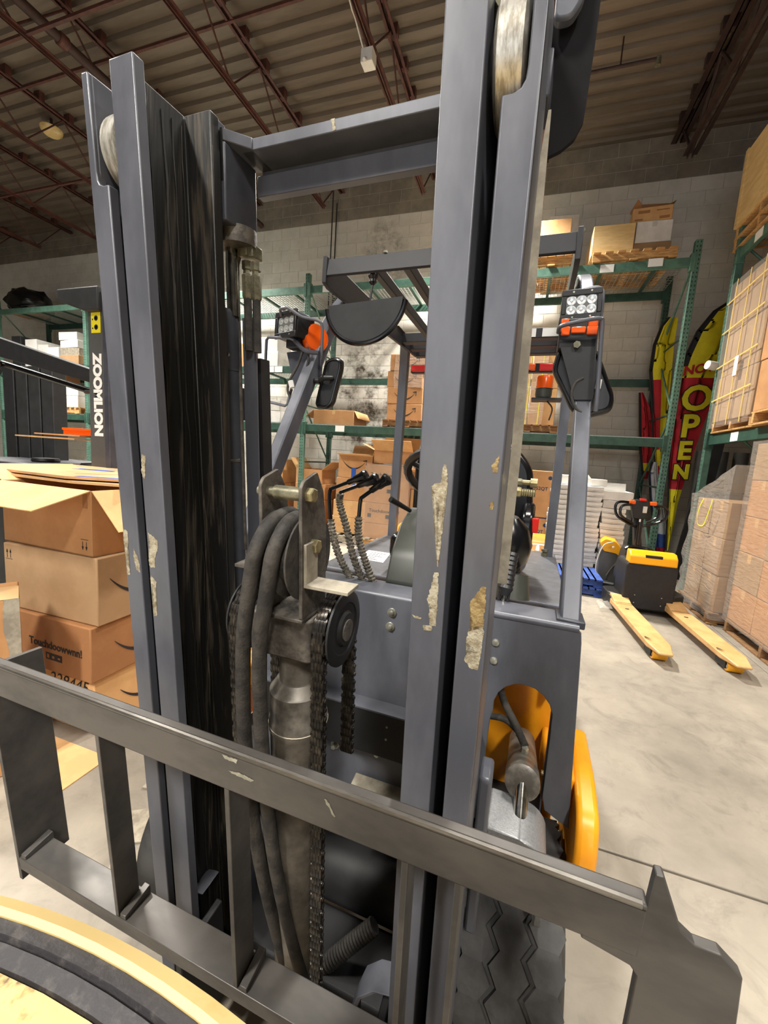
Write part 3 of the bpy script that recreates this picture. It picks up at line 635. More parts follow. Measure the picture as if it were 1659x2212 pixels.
bolt('flange_bolt', F(.0995, .964, .69), -FU, .006, .007, 'brass', fk)
# tilt cylinder in the opening
ta, tb = F(.050, 1.12, .655), F(.048, .845, .742); td = (tb - ta)
obj('tilt_cylinder', G().lathe([(.02, 0), (.033, .01), (.034, td.length * .80), (.036, td.length * .82), (.036, td.length), (.028, td.length + .004)], ta, td, 28), 'cyl', fk)
obj('tilt_rod', G().tube([tb - td.normalized() * .01, F(.050, .775, .640)], .014, 16), 'chrome', fk)
bolt('cylinder_fitting', F(.049, .935, .745), (0, -.3, 1), .009, .022, 'zinc', fk); bolt('cylinder_fitting', F(.038, 1.06, .69), (0, -.3, 1), .008, .035, 'brass', fk)
obj('cylinder_hose', G().tube(smooth_pts([F(.049, .93, .768), F(.025, .975, .785), F(-.008, .99, .83), F(-.022, 1.0, .875), F(-.018, 1.05, .93), F(-.02, 1.12, .95)], 6), .009, 12), 'rubber', fk)
obj('cylinder_hose', G().tube(smooth_pts([F(.038, 1.0, .75), F(.0, .985, .785), F(-.05, .975, .79), F(-.11, .97, .80)], 6), .008, 12), 'rubber', fk)
# cowl between the rails
g = G(); g.prism([(.93, .48), (.93, 1.055), (.936, 1.064), (.947, 1.069), (1.02, 1.069), (1.02, 1.06), (.942, 1.06), (.938, 1.05), (.938, .48)], -.66, -.06, F_vz)
obj('cowl_panel', g, 'slate', fk, bevel=.002)
for u, z in ((-.292, 1.021), (-.294, .984)):
    g = G(); g.lathe([(.0115, 0), (.0115, .003), (.010, .004)], F(u, .93, z), -FV, 24); b = obj('panel_washer', g, 'zinc', fk); obj('bolt_head', G().lathe([(.0062, .003), (.0058, .009), (.004, .010)], F(u, .93, z), -FV, 6), 'zinc', b)
g = G(); g.box((-.66, .885, .660), (-.06, .93, .776), F); obj('cross_beam', g, 'black', fk, bevel=.002)
obj('cross_beam_top', G().box((-.66, .883, .776), (-.06, .93, .780), F), 'slate', fk)
for z in (.745, .712): obj('beam_hole', G().lathe([(.003, 0), (.003, .0006)], F(-.271, .885, z), -FV, 10), 'dust', fk)
for u, z in ((-.427, .619), (-.303, .637)):
    b = obj('panel_washer', G().lathe([(.0125, 0), (.0125, .003), (.0115, .004)], F(u, .93, z), -FV, 24), 'zinc', fk); obj('bolt_head', G().lathe([(.0075, .003), (.0075, .015), (.006, .017)], F(u, .93, z), -FV, 6), 'zinc', b)
g = G(); g.prism([(.80, .525), (.925, .555), (.925, .562), (.80, .532)], -.36, -.20, F_vz); obj('sloping_plate', g, 'dust', fk, bevel=.002)
obj('lower_bulkhead', G().box((-.66, .955, .15), (-.06, .975, .56), F), 'black', fk)
# floor, battery hood, steering column
obj('floor_plate', G().box((fmir(.12), 1.0, .46), (.12, 1.62, .48), F), 'black', fk)
hd = G(); hd.prism(fillet([(fmir(.18), 1.66), (.18, 1.66), (.18, 2.72), (fmir(.18), 2.72)], .03), .862, .882, F_uv); hd.box((fmir(.178), 1.665, .80), (.178, 1.69, .87), F); hd.box((fmir(.178), 1.665, .5), (.178, 1.675, .80), F)
obj('battery_hood', hd, 'hood', fk, bevel=.006, seg=3)
obj('hood_front_roll', G().tube([F(fmir(.175), 1.668, .874), F(.175, 1.668, .874)], .010, 10), 'slate', fk)
obj('hood_label', G().prism([(-.80, 1.89), (-.655, 1.875), (-.69, 2.09), (-.82, 2.09)], .8822, .8828, F_uv), 'paper', fk)
for i in range(5): obj('label_print', G().prism([(-.785, 2.05 - i * .034), (-.70 - (i % 2) * .02, 2.05 - i * .034), (-.70 - (i % 2) * .02, 2.04 - i * .034), (-.785, 2.04 - i * .034)], .8829, .8832, F_uv), 'ink', fk)
obj('hood_seam', G().box((-.70, 2.0, .882), (.10, 2.004, .8824), F), 'dark', fk)
for u in (-.66, .115): obj('hood_stop', G().lathe([(.018, 0), (.018, .022), (.012, .024), (.012, .03), (.02, .032), (.02, .046)], F(u, 2.58, .88), FZ, 16), 'olive', fk)
obj('side_kick_plate', G().prism([(1.10, .80), (1.67, .80), (1.67, .86), (1.10, 1.04)], .10, .112, F_vz), 'slate', fk)
cl = G(); cl.prism(fillet([(1.0, 1.062), (1.10, 1.062), (1.16, 1.16), (1.26, 1.235), (1.20, 1.26), (1.10, 1.215), (1.04, 1.15)], .02), -.342, -.16, F_vz)
obj('steering_column', cl, 'column', fk, bevel=.016, seg=3)
obj('column_base', G().box((-.33, .99, 1.03), (-.17, 1.13, 1.066), F), 'black', fk, bevel=.004)
obj('column_shaft', G().tube([F(-.25, 1.16, 1.20), F(-.25, 1.34, 1.33)], .028, 16), 'plastic', fk)
sw = bpy.data.objects.new('steering_wheel', None)
sa = Vector((F(-.25, 1.34, 1.34) - F(-.25, 1.16, 1.20))).normalized(); sa = (sa + FZ * .55).normalized(); sc_ = F(-.245, 1.36, 1.35); e1 = FU.copy(); e2 = sa.cross(e1)
ring = [sc_ + (e1 * math.cos(2 * PI * i / 64) + e2 * math.sin(2 * PI * i / 64)) * .158 for i in range(65)]
st = obj('steering_wheel', G().tube(ring, [.0135 + .002 * (i % 2) for i in range(65)], 10, cap=False), 'plastic', fk)
for a in (90, 210, 330): obj('spoke', G().tube([sc_ - sa * .03, sc_ + (e1 * math.cos(R(a)) + e2 * math.sin(R(a))) * .155], .009, 8), 'plastic', st)
obj('column_stalk', G().tube([F(-.33, 1.16, 1.25), F(-.374, 1.10, 1.285)], [.006, .009], 10), 'plastic', fk)
# hydraulic levers with knitted sleeves
for kx, (b, mids, bend, knob, sl) in enumerate([((-.437, 1.0, 1.06), (-.515, 1.02, 1.19), (-.526, 1.02, 1.305), (-.455, 1.02, 1.336), .62), ((-.402, 1.0, 1.06), (-.465, 1.01, 1.20), (-.489, 1.01, 1.300), (-.420, 1.01, 1.330), .97), ((-.372, 1.0, 1.06), (-.425, 1.0, 1.19), (-.424, 1.0, 1.290), (-.380, 1.0, 1.325), .7)]):
    pts = smooth_pts([F(*b), F((b[0] + mids[0]) / 2 - .004, b[1], (b[2] + mids[2]) / 2), F(*mids), F(bend[0] - .002, bend[1], bend[2] - .03), F(*bend)], 6) 
    lv = obj('control_lever', G().tube(pts + [F(*knob)], .0055, 10), 'gloss', fk)
    d = (F(*knob) - F(*bend)).normalized()
    obj('lever_knob', G().lathe([(.008, -.02), (.009, .0), (.012, .004), (.013, .02), (.017, .032), (.0175, .036), (.014, .040), (.001, .042)], F(*knob), d, 18), 'gloss', lv)
    kk = int(len(pts) * sl); g = G(); sp = smooth_pts(pts[:kk], 4)
    g.tube(sp, [.0098 + .0018 * ((i * 7) % 3 - 1) for i in range(len(sp))], 12); obj('knitted_sleeve', g, 'knit', lv)
# seat
g = G(); sb = fillet([(-.60, 1.00), (-.60, 1.40), (-.53, 1.50), (-.09, 1.50), (.0, 1.40), (.02, 1.18), (.0, 1.00)], .05, 5)
g.prism(sb, 2.12, 2.22, F_uz); obj('seat_backrest', g, 'gloss', fk, bevel=.03, seg=4)
obj('seat_cushion', G().prism(fillet([(-.60, 1.75), (-.01, 1.75), (0.02, 1.95), (0, 2.2), (-.60, 2.2)], .06, 4), .93, 1.06, F_uv), 'gloss', fk, bevel=.035, seg=4)
obj('seat_base', G().box((-.58, 1.78, .88), (-.03, 2.2, .94), F), 'plastic', fk, bevel=.01)
obj('hip_restraint', G().prism(fillet([(1.98, 1.02), (2.2, 1.02), (2.2, 1.20), (2.12, 1.24), (2.0, 1.18)], .04, 4), -.03, .03, F_vz), 'gloss', fk, bevel=.02, seg=3)
obj('belt_buckle', G().box((.02, 2.0, 1.10), (.05, 2.03, 1.17), F), 'red', fk, bevel=.004)
# brake lever with bellows
g = G(); pr = [(.010, -.02)]
for i in range(8): r0 = .019 - .0006 * i; pr += [(r0, i * .012), (r0 * .86, i * .012 + .008)]
a0, a1 = F(-.034, 1.05, 1.095), F(-.024, 1.08, 1.195); g.lathe(pr, a0, a1 - a0, 20); obj('lever_boot', g, 'plastic', fk)
obj('brake_lever_shaft', G().tube([F(-.040, 1.04, 1.04), a0], .006, 10), 'chrome', fk)
for e in (-.011, .011): obj('lever_fork', G().tube([F(-.040 + e, 1.04, 1.03), F(-.034 + e, 1.05, 1.10)], .004, 8), 'black', fk)
obj('lever_gaiter', G().lathe([(.03, 0), (.058, .03), (.066, .08), (.05, .13), (.02, .16)], F(-.045, 1.25, 1.10), (0, -.2, 1), 24), 'gloss', fk)
obj('gaiter_cup', G().lathe([(.05, 0), (.04, .07)], F(-.02, 1.22, 1.02), (0, .2, 1), 24), 'column', fk)
# hose fittings behind the right rail
bolt('pipe_nut', F(-.030, .66, 1.362), FU, .0085, .016, 'brass', fk); obj('pipe_thread', G().lathe([(.0055 + .0006 * (i % 2), i * .0016) for i in range(14)], F(-.014, .66, 1.362), FU, 12), 'brass', fk)
bolt('pipe_nut', F(-.026, .665, 1.377), FU, .006, .012, 'olive', fk); obj('pipe_thread', G().lathe([(.004, 0), (.004, .012), (.007, .012), (.007, .022)], F(-.014, .665, 1.377), FU, 8), 'brass', fk)
bolt('bleed_screw', F(-.026, .66, 1.347), FU, .006, .006, 'gloss', fk)

# ------------------------------------------------ overhead guard
FUb = FU
def pillar(sgn):
    k = (lambda u: fmir(u)) if sgn else (lambda u: u)
    pts = smooth_pts([F(k(.115), 1.00, 1.04), F(k(.115), 1.09, 1.18), F(k(.115), 1.20, 1.36), F(k(.113), 1.33, 1.58), F(k(.110), 1.46, 1.80), F(k(.105), 1.56, 1.95), F(k(.10), 1.66, 2.05), F(k(.095), 1.80, 2.105), F(k(.09), 2.0, 2.11)], 4)
    g = G(); g.strip(pts, FU, .042, (FV * .85 - FZ * .53), .060); return obj('guard_front_pillar', g, 'slate', fk, bevel=.005, angle=50)
pr_, pl_ = pillar(0), pillar(1)
for sgn in (0, 1):
    k = (lambda u: fmir(u)) if sgn else (lambda u: u)
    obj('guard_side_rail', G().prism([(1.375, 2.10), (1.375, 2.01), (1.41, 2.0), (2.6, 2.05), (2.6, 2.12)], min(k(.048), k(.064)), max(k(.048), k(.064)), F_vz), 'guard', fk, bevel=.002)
    pts = smooth_pts([F(k(.135), 2.60, .88), F(k(.135), 2.60, 1.5), F(k(.13), 2.59, 1.85), F(k(.11), 2.53, 2.03), F(k(.07), 2.38, 2.10), F(k(.065), 2.2, 2.11)], 5)
    obj('guard_rear_leg', G().strip(pts, FU, .05, FV, .05), 'slate', fk, bevel=.005, angle=50)
    obj('pillar_foot', G().box((min(k(.085), k(.145)), .97, 1.05), (max(k(.085), k(.145)), 1.04, 1.068), F), 'slate_d', fk, bevel=.003)
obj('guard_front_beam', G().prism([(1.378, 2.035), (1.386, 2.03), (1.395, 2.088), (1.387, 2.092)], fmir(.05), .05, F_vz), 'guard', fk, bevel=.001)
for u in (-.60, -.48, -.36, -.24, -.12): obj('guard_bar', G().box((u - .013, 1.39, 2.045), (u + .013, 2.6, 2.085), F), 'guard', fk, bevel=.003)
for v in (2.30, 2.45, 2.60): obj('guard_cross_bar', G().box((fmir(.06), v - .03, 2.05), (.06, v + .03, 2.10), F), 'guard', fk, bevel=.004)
obj('guard_label', G().box((-.17, 2.268, 2.055), (-.06, 2.2695, 2.095), F), 'paper', fk); obj('guard_label', G().box((-.03, 2.268, 2.055), (.05, 2.2695, 2.095), F), 'paper', fk)
obj('rear_lamp_bar', G().box((fmir(.08), 2.58, 1.95), (.08, 2.63, 2.0), F), 'black', fk, bevel=.004)
for u in (-.74, -.12, .02): obj('tail_lamp', G().box((u - .05, 2.55, 1.955), (u + .05, 2.58, 1.99), F), 'red', fk, bevel=.004)
for u in (-.09,): obj('tail_lamp', G().box((u - .0, 2.549, 1.955), (u + .04, 2.579, 1.99), F), 'orange', fk, bevel=.004)
for u in (-.78, -.55, -.30, .06): obj('guard_bolt', G().lathe([(.008, 0), (.008, .006)], F(u, 1.388, 2.092), FZ, 6), 'zinc', fk)
# beacon on a bracket off the rear leg
b = obj('beacon_base', G().lathe([(.03, 0), (.038, .005), (.042, .02), (.042, .05), (.046, .052)], F(.008, 2.40, 1.77), FZ, 24), 'column', fk)
obj('beacon_lens', G().lathe([(.042, .052), (.042, .11), (.038, .118), (.001, .12)], F(.008, 2.40, 1.77), FZ, 24), 'orange', b)
obj('beacon_bracket', G().box((-.05, 2.35, 1.76), (.1, 2.45, 1.77), F), 'dark', fk)
obj('beacon_cable', G().tube(smooth_pts([F(.03, 2.40, 1.76), F(.06, 2.40, 1.72), F(.05, 2.41, 1.66)], 5), .004, 6), 'rubber', fk)
# half round mirror hanging from the front beam
hc = F(-.62, 1.395, 1.947)
hx = (F(-.471, 1.40, 1.956) - F(-.77, 1.40, 1.94)).normalized()
hp = [(.15, .0)] + [(.15 * math.cos(R(a)), -.15 * math.sin(R(a)) * .97) for a in range(6, 175, 6)] + [(-.15, 0)]
PH = lambda a, b_, t: hc + hx * a + FZ * b_ + FV * t
mb = obj('mirror_back', G().prism([(a * .94, b_ * .94 - .004) for a, b_ in hp], -.002, .012, PH), 'dark', fk)
rim = [PH(a, b_, .003) for a, b_ in hp[1:-1]]
obj('mirror_rim', G().tube(rim, .0095, 10), 'gloss', mb)
obj('mirror_ball_joint', G().lathe([(.016, 0), (.018, .01), (.012, .02), (.014, .03), (.004, .04)], F(-.60, 1.41, 2.04), -FZ, 14), 'gloss', fk)
obj('mirror_stem', G().tube([F(-.60, 1.41, 2.01), F(-.605, 1.405, 1.945)], .004, 8), 'plastic', fk)
# lamp clusters on the pillars: (pillar side, work lamp centre, indicator centre, ...)
def lamp(c, xd, yd, label, sc=1.0):
    """square work lamp, 2 rows of 3 reflectors; xd to the right, yd up, facing -(xd x yd)... towards the camera"""
    xd = Vector(xd).normalized(); yd = Vector(yd); yd = (yd - xd * yd.dot(xd)).normalized(); zd = xd.cross(yd)   # zd towards the camera
    P = lambda a, b, t: c + (xd * a + yd * b + zd * t) * sc
    w_, h_ = .052, .040
    o_ = [(-w_, -h_ * .55), (-w_, h_ * .55), (-w_ * .82, h_), (w_ * .82, h_), (w_, h_ * .55), (w_, -h_ * .55), (w_ * .82, -h_), (-w_ * .82, -h_)]
    L = obj('work_lamp', G().prism(o_, -.055, .0, P), 'plastic', fk, bevel=.003)
    fr = G(); i_ = [(-.037, -.027), (-.037, .027), (.037, .027), (.037, -.027)]
    for a, b, cc, d in ((-w_, h_ * .62, w_, h_ + .002), (-w_, -h_ - .002, w_, -h_ * .62), (-w_, -h_ * .62, -.040, h_ * .62), (.040, -h_ * .62, w_, h_ * .62)): fr.box((a, b, 0), (cc, d, .008), P)
    obj('lamp_frame', fr, 'plastic', L, bevel=.002)
    obj('lamp_lens', G().box((-.041, -.026, -.001), (.041, .026, .002), P), 'mesh_grey', L)
    for i in range(3):
        for j in range(2):
            obj('reflector', G().lathe([(.0130, .0002), (.0128, .0022), (.0118, .0024), (.008, .0010), (.004, .0005), (.0035, .0022), (.002, .0026)], P(-.026 + .026 * i, -.013 + .026 * j, .0015), zd, 20), 'reflector', L)
    for a in (-.022, .024):
        for b in (-h_ + .006, h_ - .006): obj('lamp_screw', G().lathe([(.0032, 0), (.0025, .0015)], P(a, b, .008), zd, 10), 'zinc', L)
    for i in range(7): obj('cooling_fin', G().box((-w_ * .8 + i * .0139, -h_ * .9, -.075), (-w_ * .8 + i * .0139 + .004, h_ * .9, -.055), P), 'plastic', L)
    return P
PR = lamp(F(.078, 1.33, 1.866), FU + FZ * .04, FZ - FU * .02, '')
PL = lamp(F(-.915, 1.36, 1.867), FU * .95 - FV * .30 , FZ + FU * .1, '', 1.15)
# right cluster
obj('indicator_housing', G().box((.028, 1.30, 1.740), (.128, 1.36, 1.822), F), 'black', fk, bevel=.004)
for a, b, c_, d in ((.030, 1.795, .050, 1.820), (.100, 1.795, .124, 1.822), (.032, 1.775, .055, 1.798), (.058, 1.780, .095, 1.797), (.098, 1.775, .125, 1.798)): obj('indicator_lens', G().box((a, 1.292, b), (c_, 1.302, d), F), 'orange', fk, bevel=.003)
obj('bracket_bolt', G().lathe([(.010, 0), (.010, .012)], F(.077, 1.30, 1.748), -FV, 6), 'olive', fk)
obj('lamp_bracket', G().prism([(.030, 1.76), (.128, 1.765), (.134, 1.60), (.088, 1.60)], 1.30, 1.31, F_uz), 'black', fk)
obj('lamp_guard', G().tube(smooth_pts([F(.025, 1.30, 1.785), F(.03, 1.27, 1.792), F(.075, 1.255, 1.798), F(.122, 1.26, 1.805), F(.131, 1.265, 1.795), F(.134, 1.265, 1.74), F(.142, 1.265, 1.60), F(.143, 1.27, 1.565)], 6), .0055, 10), 'slate', fk)
obj('lamp_guard', G().tube(smooth_pts([F(.06, 1.36, 1.905), F(.07, 1.36, 1.915), F(.11, 1.36, 1.922), F(.128, 1.36, 1.915), F(.134, 1.36, 1.89), F(.134, 1.36, 1.82)], 6), .0055, 10), 'slate', fk)
obj('lamp_cable', G().tube(smooth_pts([F(.136, 1.34, 1.82), F(.145, 1.33, 1.70), F(.148, 1.33, 1.66), F(.142, 1.33, 1.60), F(.135, 1.33, 1.57)], 6), .005, 8), 'rubber', fk)
obj('cable_connector', G().tube([F(.148, 1.325, 1.66), F(.1465, 1.325, 1.635)], .008, 6), 'white', fk)
obj('lamp_cable', G().tube(smooth_pts([F(.105, 1.30, 1.66), F(.085, 1.30, 1.645), F(.08, 1.30, 1.61), F(.095, 1.29, 1.575), F(.125, 1.29, 1.55), F(.135, 1.30, 1.52)], 6), .004, 8), 'rubber', fk)
def mirror(outline, v0, th, nm):
    mb = obj('side_mirror', G().prism(fillet(outline, .018, 5), v0, v0 + th, F_uz), 'plastic', fk, bevel=.012, seg=3)
    c = Vector((sum(a for a, b in outline) / len(outline), sum(b for a, b in outline) / len(outline)))
    obj('mirror_rim', G().tube([F(c.x + (a - c.x) * .9, v0 - .001, c.y + (b - c.y) * .9) for a, b in fillet(outline + [], .018, 4) + [fillet(outline, .018, 4)[0]]], .005, 8), 'gloss', mb)
    obj('mirror_glass', G().prism(fillet([(c.x + (a - c.x) * .92, c.y + (b - c.y) * .92) for a, b in outline], .014, 4), v0 + th, v0 + th + .002, F_uz), 'chrome', mb)
    return mb
mirror([(.030, 1.752), (.095, 1.77), (.135, 1.745), (.196, 1.61), (.192, 1.572), (.125, 1.552), (.085, 1.575), (.020, 1.69)], 1.33, .04, 0)
# left cluster
lo = G(); lo.lathe([(.02, -.03), (.048, -.026), (.052, -.01), (.052, .02), (.046, .03), (.01, .034)], F(-.845, 1.44, 1.835), (FU * .75 - FV * .55), 26); obj('indicator_lens', lo, 'orange', fk)
obj('indicator_housing', G().lathe([(.054, -.05), (.054, -.028), (.05, -.02)], F(-.845, 1.44, 1.835), (FU * .75 - FV * .55), 26), 'black', fk)
obj('lamp_foot', G().box((-.93, 1.38, 1.79), (-.87, 1.43, 1.835), F), 'plastic', fk, bevel=.003)
obj('lamp_bracket', G().prism([(-.955, 1.785), (-.80, 1.80), (-.80, 1.70), (-.88, 1.60), (-.90, 1.60)], 1.425, 1.435, F_uz), 'slate_d', fk)
obj('lamp_guard', G().tube(smooth_pts([F(-.94, 1.36, 1.90), F(-.93, 1.34, 1.915), F(-.89, 1.33, 1.912), F(-.84, 1.34, 1.885), F(-.785, 1.36, 1.875), F(-.772, 1.37, 1.855), F(-.775, 1.38, 1.78), F(-.78, 1.39, 1.75)], 6), .0055, 10), 'slate', fk)
obj('lamp_guard', G().tube([F(-.885, 1.37, 1.813), F(-.90, 1.36, 1.818), F(-.995, 1.36, 1.825), F(-1.003, 1.36, 1.815), F(-1.016, 1.37, 1.60), F(-1.008, 1.37, 1.59), F(-.925, 1.38, 1.575), F(-.914, 1.38, 1.582), F(-.905, 1.39, 1.64)], .0055, 10), 'slate', fk)
obj('guard_arm', G().tube(smooth_pts([F(-.885, 1.37, 1.813), F(-.84, 1.37, 1.775), F(-.78, 1.37, 1.765)], 5), .008, 10), 'slate_d', fk)
obj('lamp_cable', G().tube(smooth_pts([F(-.85, 1.38, 1.79), F(-.87, 1.37, 1.72), F(-.905, 1.37, 1.66), F(-.905, 1.37, 1.62), F(-.88, 1.38, 1.60), F(-.86, 1.38, 1.63), F(-.85, 1.39, 1.67)], 6), .005, 8), 'rubber', fk)
obj('lamp_cable', G().tube(smooth_pts([F(-.835, 1.38, 1.79), F(-.83, 1.38, 1.74), F(-.85, 1.385, 1.68), F(-.875, 1.385, 1.655)], 6), .005, 8), 'rubber', fk)
obj('cable_connector', G().tube([F(-.893, 1.365, 1.665), F(-.885, 1.365, 1.64)], .011, 6), 'white', fk)
obj('bracket_bolt', G().lathe([(.009, 0), (.009, .01)], F(-.86, 1.40, 1.61), -FV, 6), 'brass', fk)
mirror([(-.775, 1.755), (-.745, 1.765), (-.715, 1.76), (-.712, 1.73), (-.745, 1.59), (-.765, 1.57), (-.815, 1.575), (-.812, 1.60)], 1.42, .03, 1)
obj('mirror_arm', G().tube([F(-.80, 1.40, 1.672), F(-.765, 1.39, 1.68), F(-.745, 1.415, 1.685)], .009, 10), 'plastic', fk); obj('mirror_clamp', G().lathe([(.012, -.012), (.012, .012)], F(-.80, 1.40, 1.672), FU, 14), 'plastic', fk)

# ================================================================ DRUM under the camera
t = thing('round_drum', 'cream round drum with black rim groove and scratched lid in the lower left corner', 'drum', (-.155, -.42, 0))
dc = (-.155, -.42, 0)
obj('drum_shell', G().lathe([(.54, 0), (.545, .02), (.545, 1.10), (.553, 1.115), (.556, 1.13), (.553, 1.144), (.545, 1.15), (.5425, 1.148), (.540, 1.12)], dc, (0, 0, 1), 160), 'dcream', t)
obj('rim_gasket', G().lathe([(.543, 1.140), (.542, 1.1475), (.536, 1.1485), (.5345, 1.1455), (.533, 1.1485), (.526, 1.147), (.5245, 1.140)], dc, (0, 0, 1), 160), 'drim', t)
obj('drum_lid', G().lathe([(.5255, 1.138), (.5245, 1.1465), (.515, 1.1475), (.001, 1.1475)], dc, (0, 0, 1), 120), 'dlid', t)

# ================================================================ PALLET RACKS
def slots(g, x, y, z0, z1, ax, off=.0003):
    z = z0
    while z < z1:
        for e in (-.017, .017):
            if ax == 'y': g.add([(x + e + a * .007, y - off, z + b * .011) for a, b in ((-1, 1), (1, 1), (.4, -1), (-.4, -1))], [(0, 1, 2, 3)])
            else: g.add([(x - off, y + e + a * .007, z + b * .011) for a, b in ((-1, 1), (1, 1), (.4, -1), (-.4, -1))], [(0, 1, 2, 3)])
        z += .05
def post(x, y, top, m, par, ax):
    g = G(); g.box((x - .0375, y - .0375, 0), (x + .0375, y + .0375, top)); o = obj('upright', g, m, par, bevel=.006); g = G(); slots(g, x, y - .0375, .12, top - .03, 'y') if ax == 'y' else slots(g, x - .0375, y, .12, top - .03, 'x')
    if ax == 'y': slots(g, x - .0375, y, .14, top - .03, 'x')
    obj('slot', g, 'flag_b', o, angle=0, kind='stuff'); obj('foot_plate', G().box((x - .06, y - .06, 0), (x + .06, y + .06, .008)), m, o)
def frame(p0, p1, top, m0, m1, par, ax):
    post(*p0, top, m0, par, ax); post(*p1, top, m1, par, ax)
    a = Vector((*p0, 0)); b = Vector((*p1, 0)); z = .3; k = 0
    while z < top - .2:
        obj('frame_brace', G().tube([a + Vector((0, 0, z)), b + Vector((0, 0, z))], .013, 6), 'green', par)
        z2 = min(z + .95, top - .12)
        obj('frame_brace', G().tube([a + Vector((0, 0, z)), b + Vector((0, 0, z2))] if k % 2 == 0 else [b + Vector((0, 0, z)), a + Vector((0, 0, z2))], .014, 6), 'teal', par); z = z2; k += 1
def beam(p0, p1, z, m, par, lip):
    d = (Vector(p1) - Vector(p0)).normalized(); n = Vector((-d.y, d.x)); P = lambda a, b, t: Vector((p0[0] + d.x * t + n.x * a, p0[1] + d.y * t + n.y * a, b)); L = (Vector(p1) - Vector(p0)).length
    g = G(); g.prism([(-.02, z - .11), (.02, z - .11), (.02, z - .03), (.03, z - .03), (.03, z), (-.02, z)], .04, L - .04, P)
    o = obj('beam', g, m, par, bevel=.003)
    for t_ in (.012, L - .062): obj('beam_connector', G().prism([(-.045, z - .16), (.035, z - .16), (.035, z + .04), (-.045, z + .04)], t_, t_ + .05, P), m, o, bevel=.003)
def wire_deck(x0, x1, y0, y1, z, par, lipdir):
    g = G(); k = int((x1 - x0) / .055)
    for i in range(k + 1): x = x0 + (x1 - x0) * i / k; g.box((x - .003, y0, z), (x + .003, y1, z + .006))
    k = int((y1 - y0) / .075)
    for i in range(k + 1): y = y0 + (y1 - y0) * i / k; g.box((x0, y - .003, z + .006), (x1, y + .003, z + .012))
    if lipdir == 'y':
        k = int((x1 - x0) / .055)
        for i in range(k + 1): x = x0 + (x1 - x0) * i / k; g.box((x - .003, y0 - .006, z - .035), (x + .003, y0, z + .006))
    else:
        k = int((y1 - y0) / .055)
        for i in range(k + 1): y = y0 + (y1 - y0) * i / k; g.box((x0 - .006, y - .003, z - .035), (x0, y + .003, z + .006))
    obj('wire_deck', g, 'galv', par, angle=0, kind='stuff')
    for i in range(4):
        if lipdir == 'y': x = x0 + (x1 - x0) * (i + .5) / 4; obj('deck_support', G().box((x - .02, y0, z - .03), (x + .02, y1, z - .002)), 'green', par)
        else: y = y0 + (y1 - y0) * (i + .5) / 4; obj('deck_support', G().box((x0, y - .02, z - .03), (x1, y + .02, z - .002)), 'green', par)
rk = thing('pallet_rack', 'long green pallet rack along the back wall, with wire decks', 'rack', (-4, 6.7, 0))
FX = [1.75, -.90, -3.55, -6.2, -8.55, -11.2]; YF, YR, TOP = 6.19, 7.2, 4.25
for x in FX: frame((x, YF), (x, YR), TOP, 'teal', 'green', rk, 'y')
for i in range(5):
    a, b = FX[i + 1], FX[i]
    for z in (1.88, 2.82, 4.06):
        full = not (z == 2.82 and i < 2)
        if full:
            beam((a, YF), (b, YF), z, 'teal' if z > 4 else 'green', rk, 1); wire_deck(a + .06, b - .06, YF + .02, YR - .02, z + .002, rk, 'y')
        beam((a, YR), (b, YR), z, 'green', rk, 0)
for x, z in ((.78, 4.0), (1.32, 4.03), (-3.2, 4.0), (-2.86, 1.83), (.75, 1.82), (-4.2, 2.77), (-4.05, 2.77), (-9.6, 1.83)): obj('shelf_label', G().box((x - .08, YF - .024, z - .05), (x + .08, YF - .022, z + .045)), 'paper', rk)
r2 = thing('pallet_rack', 'green pallet rack at the right edge, at right angles to the back wall', 'rack', (2.6, 4.6, 0))
for y in (6.0, 3.2): frame((2.12, y), (3.15, y), 4.3, 'teal', 'green', r2, 'x')
for z in (1.92, 4.02):
    beam((2.12, 6.0), (2.12, 3.2), z, 'green' if z < 2 else 'teal', r2, 1); beam((3.15, 6.0), (3.15, 3.2), z, 'green', r2, 0); wire_deck(2.15, 3.12, 3.26, 5.94, z + .002, r2, 'x')
for y, z in ((5.32, 1.87), (5.55, 3.97)): obj('shelf_label', G().box((2.0975, y - .08, z - .05), (2.0985, y + .08, z + .045)), 'paper', r2)

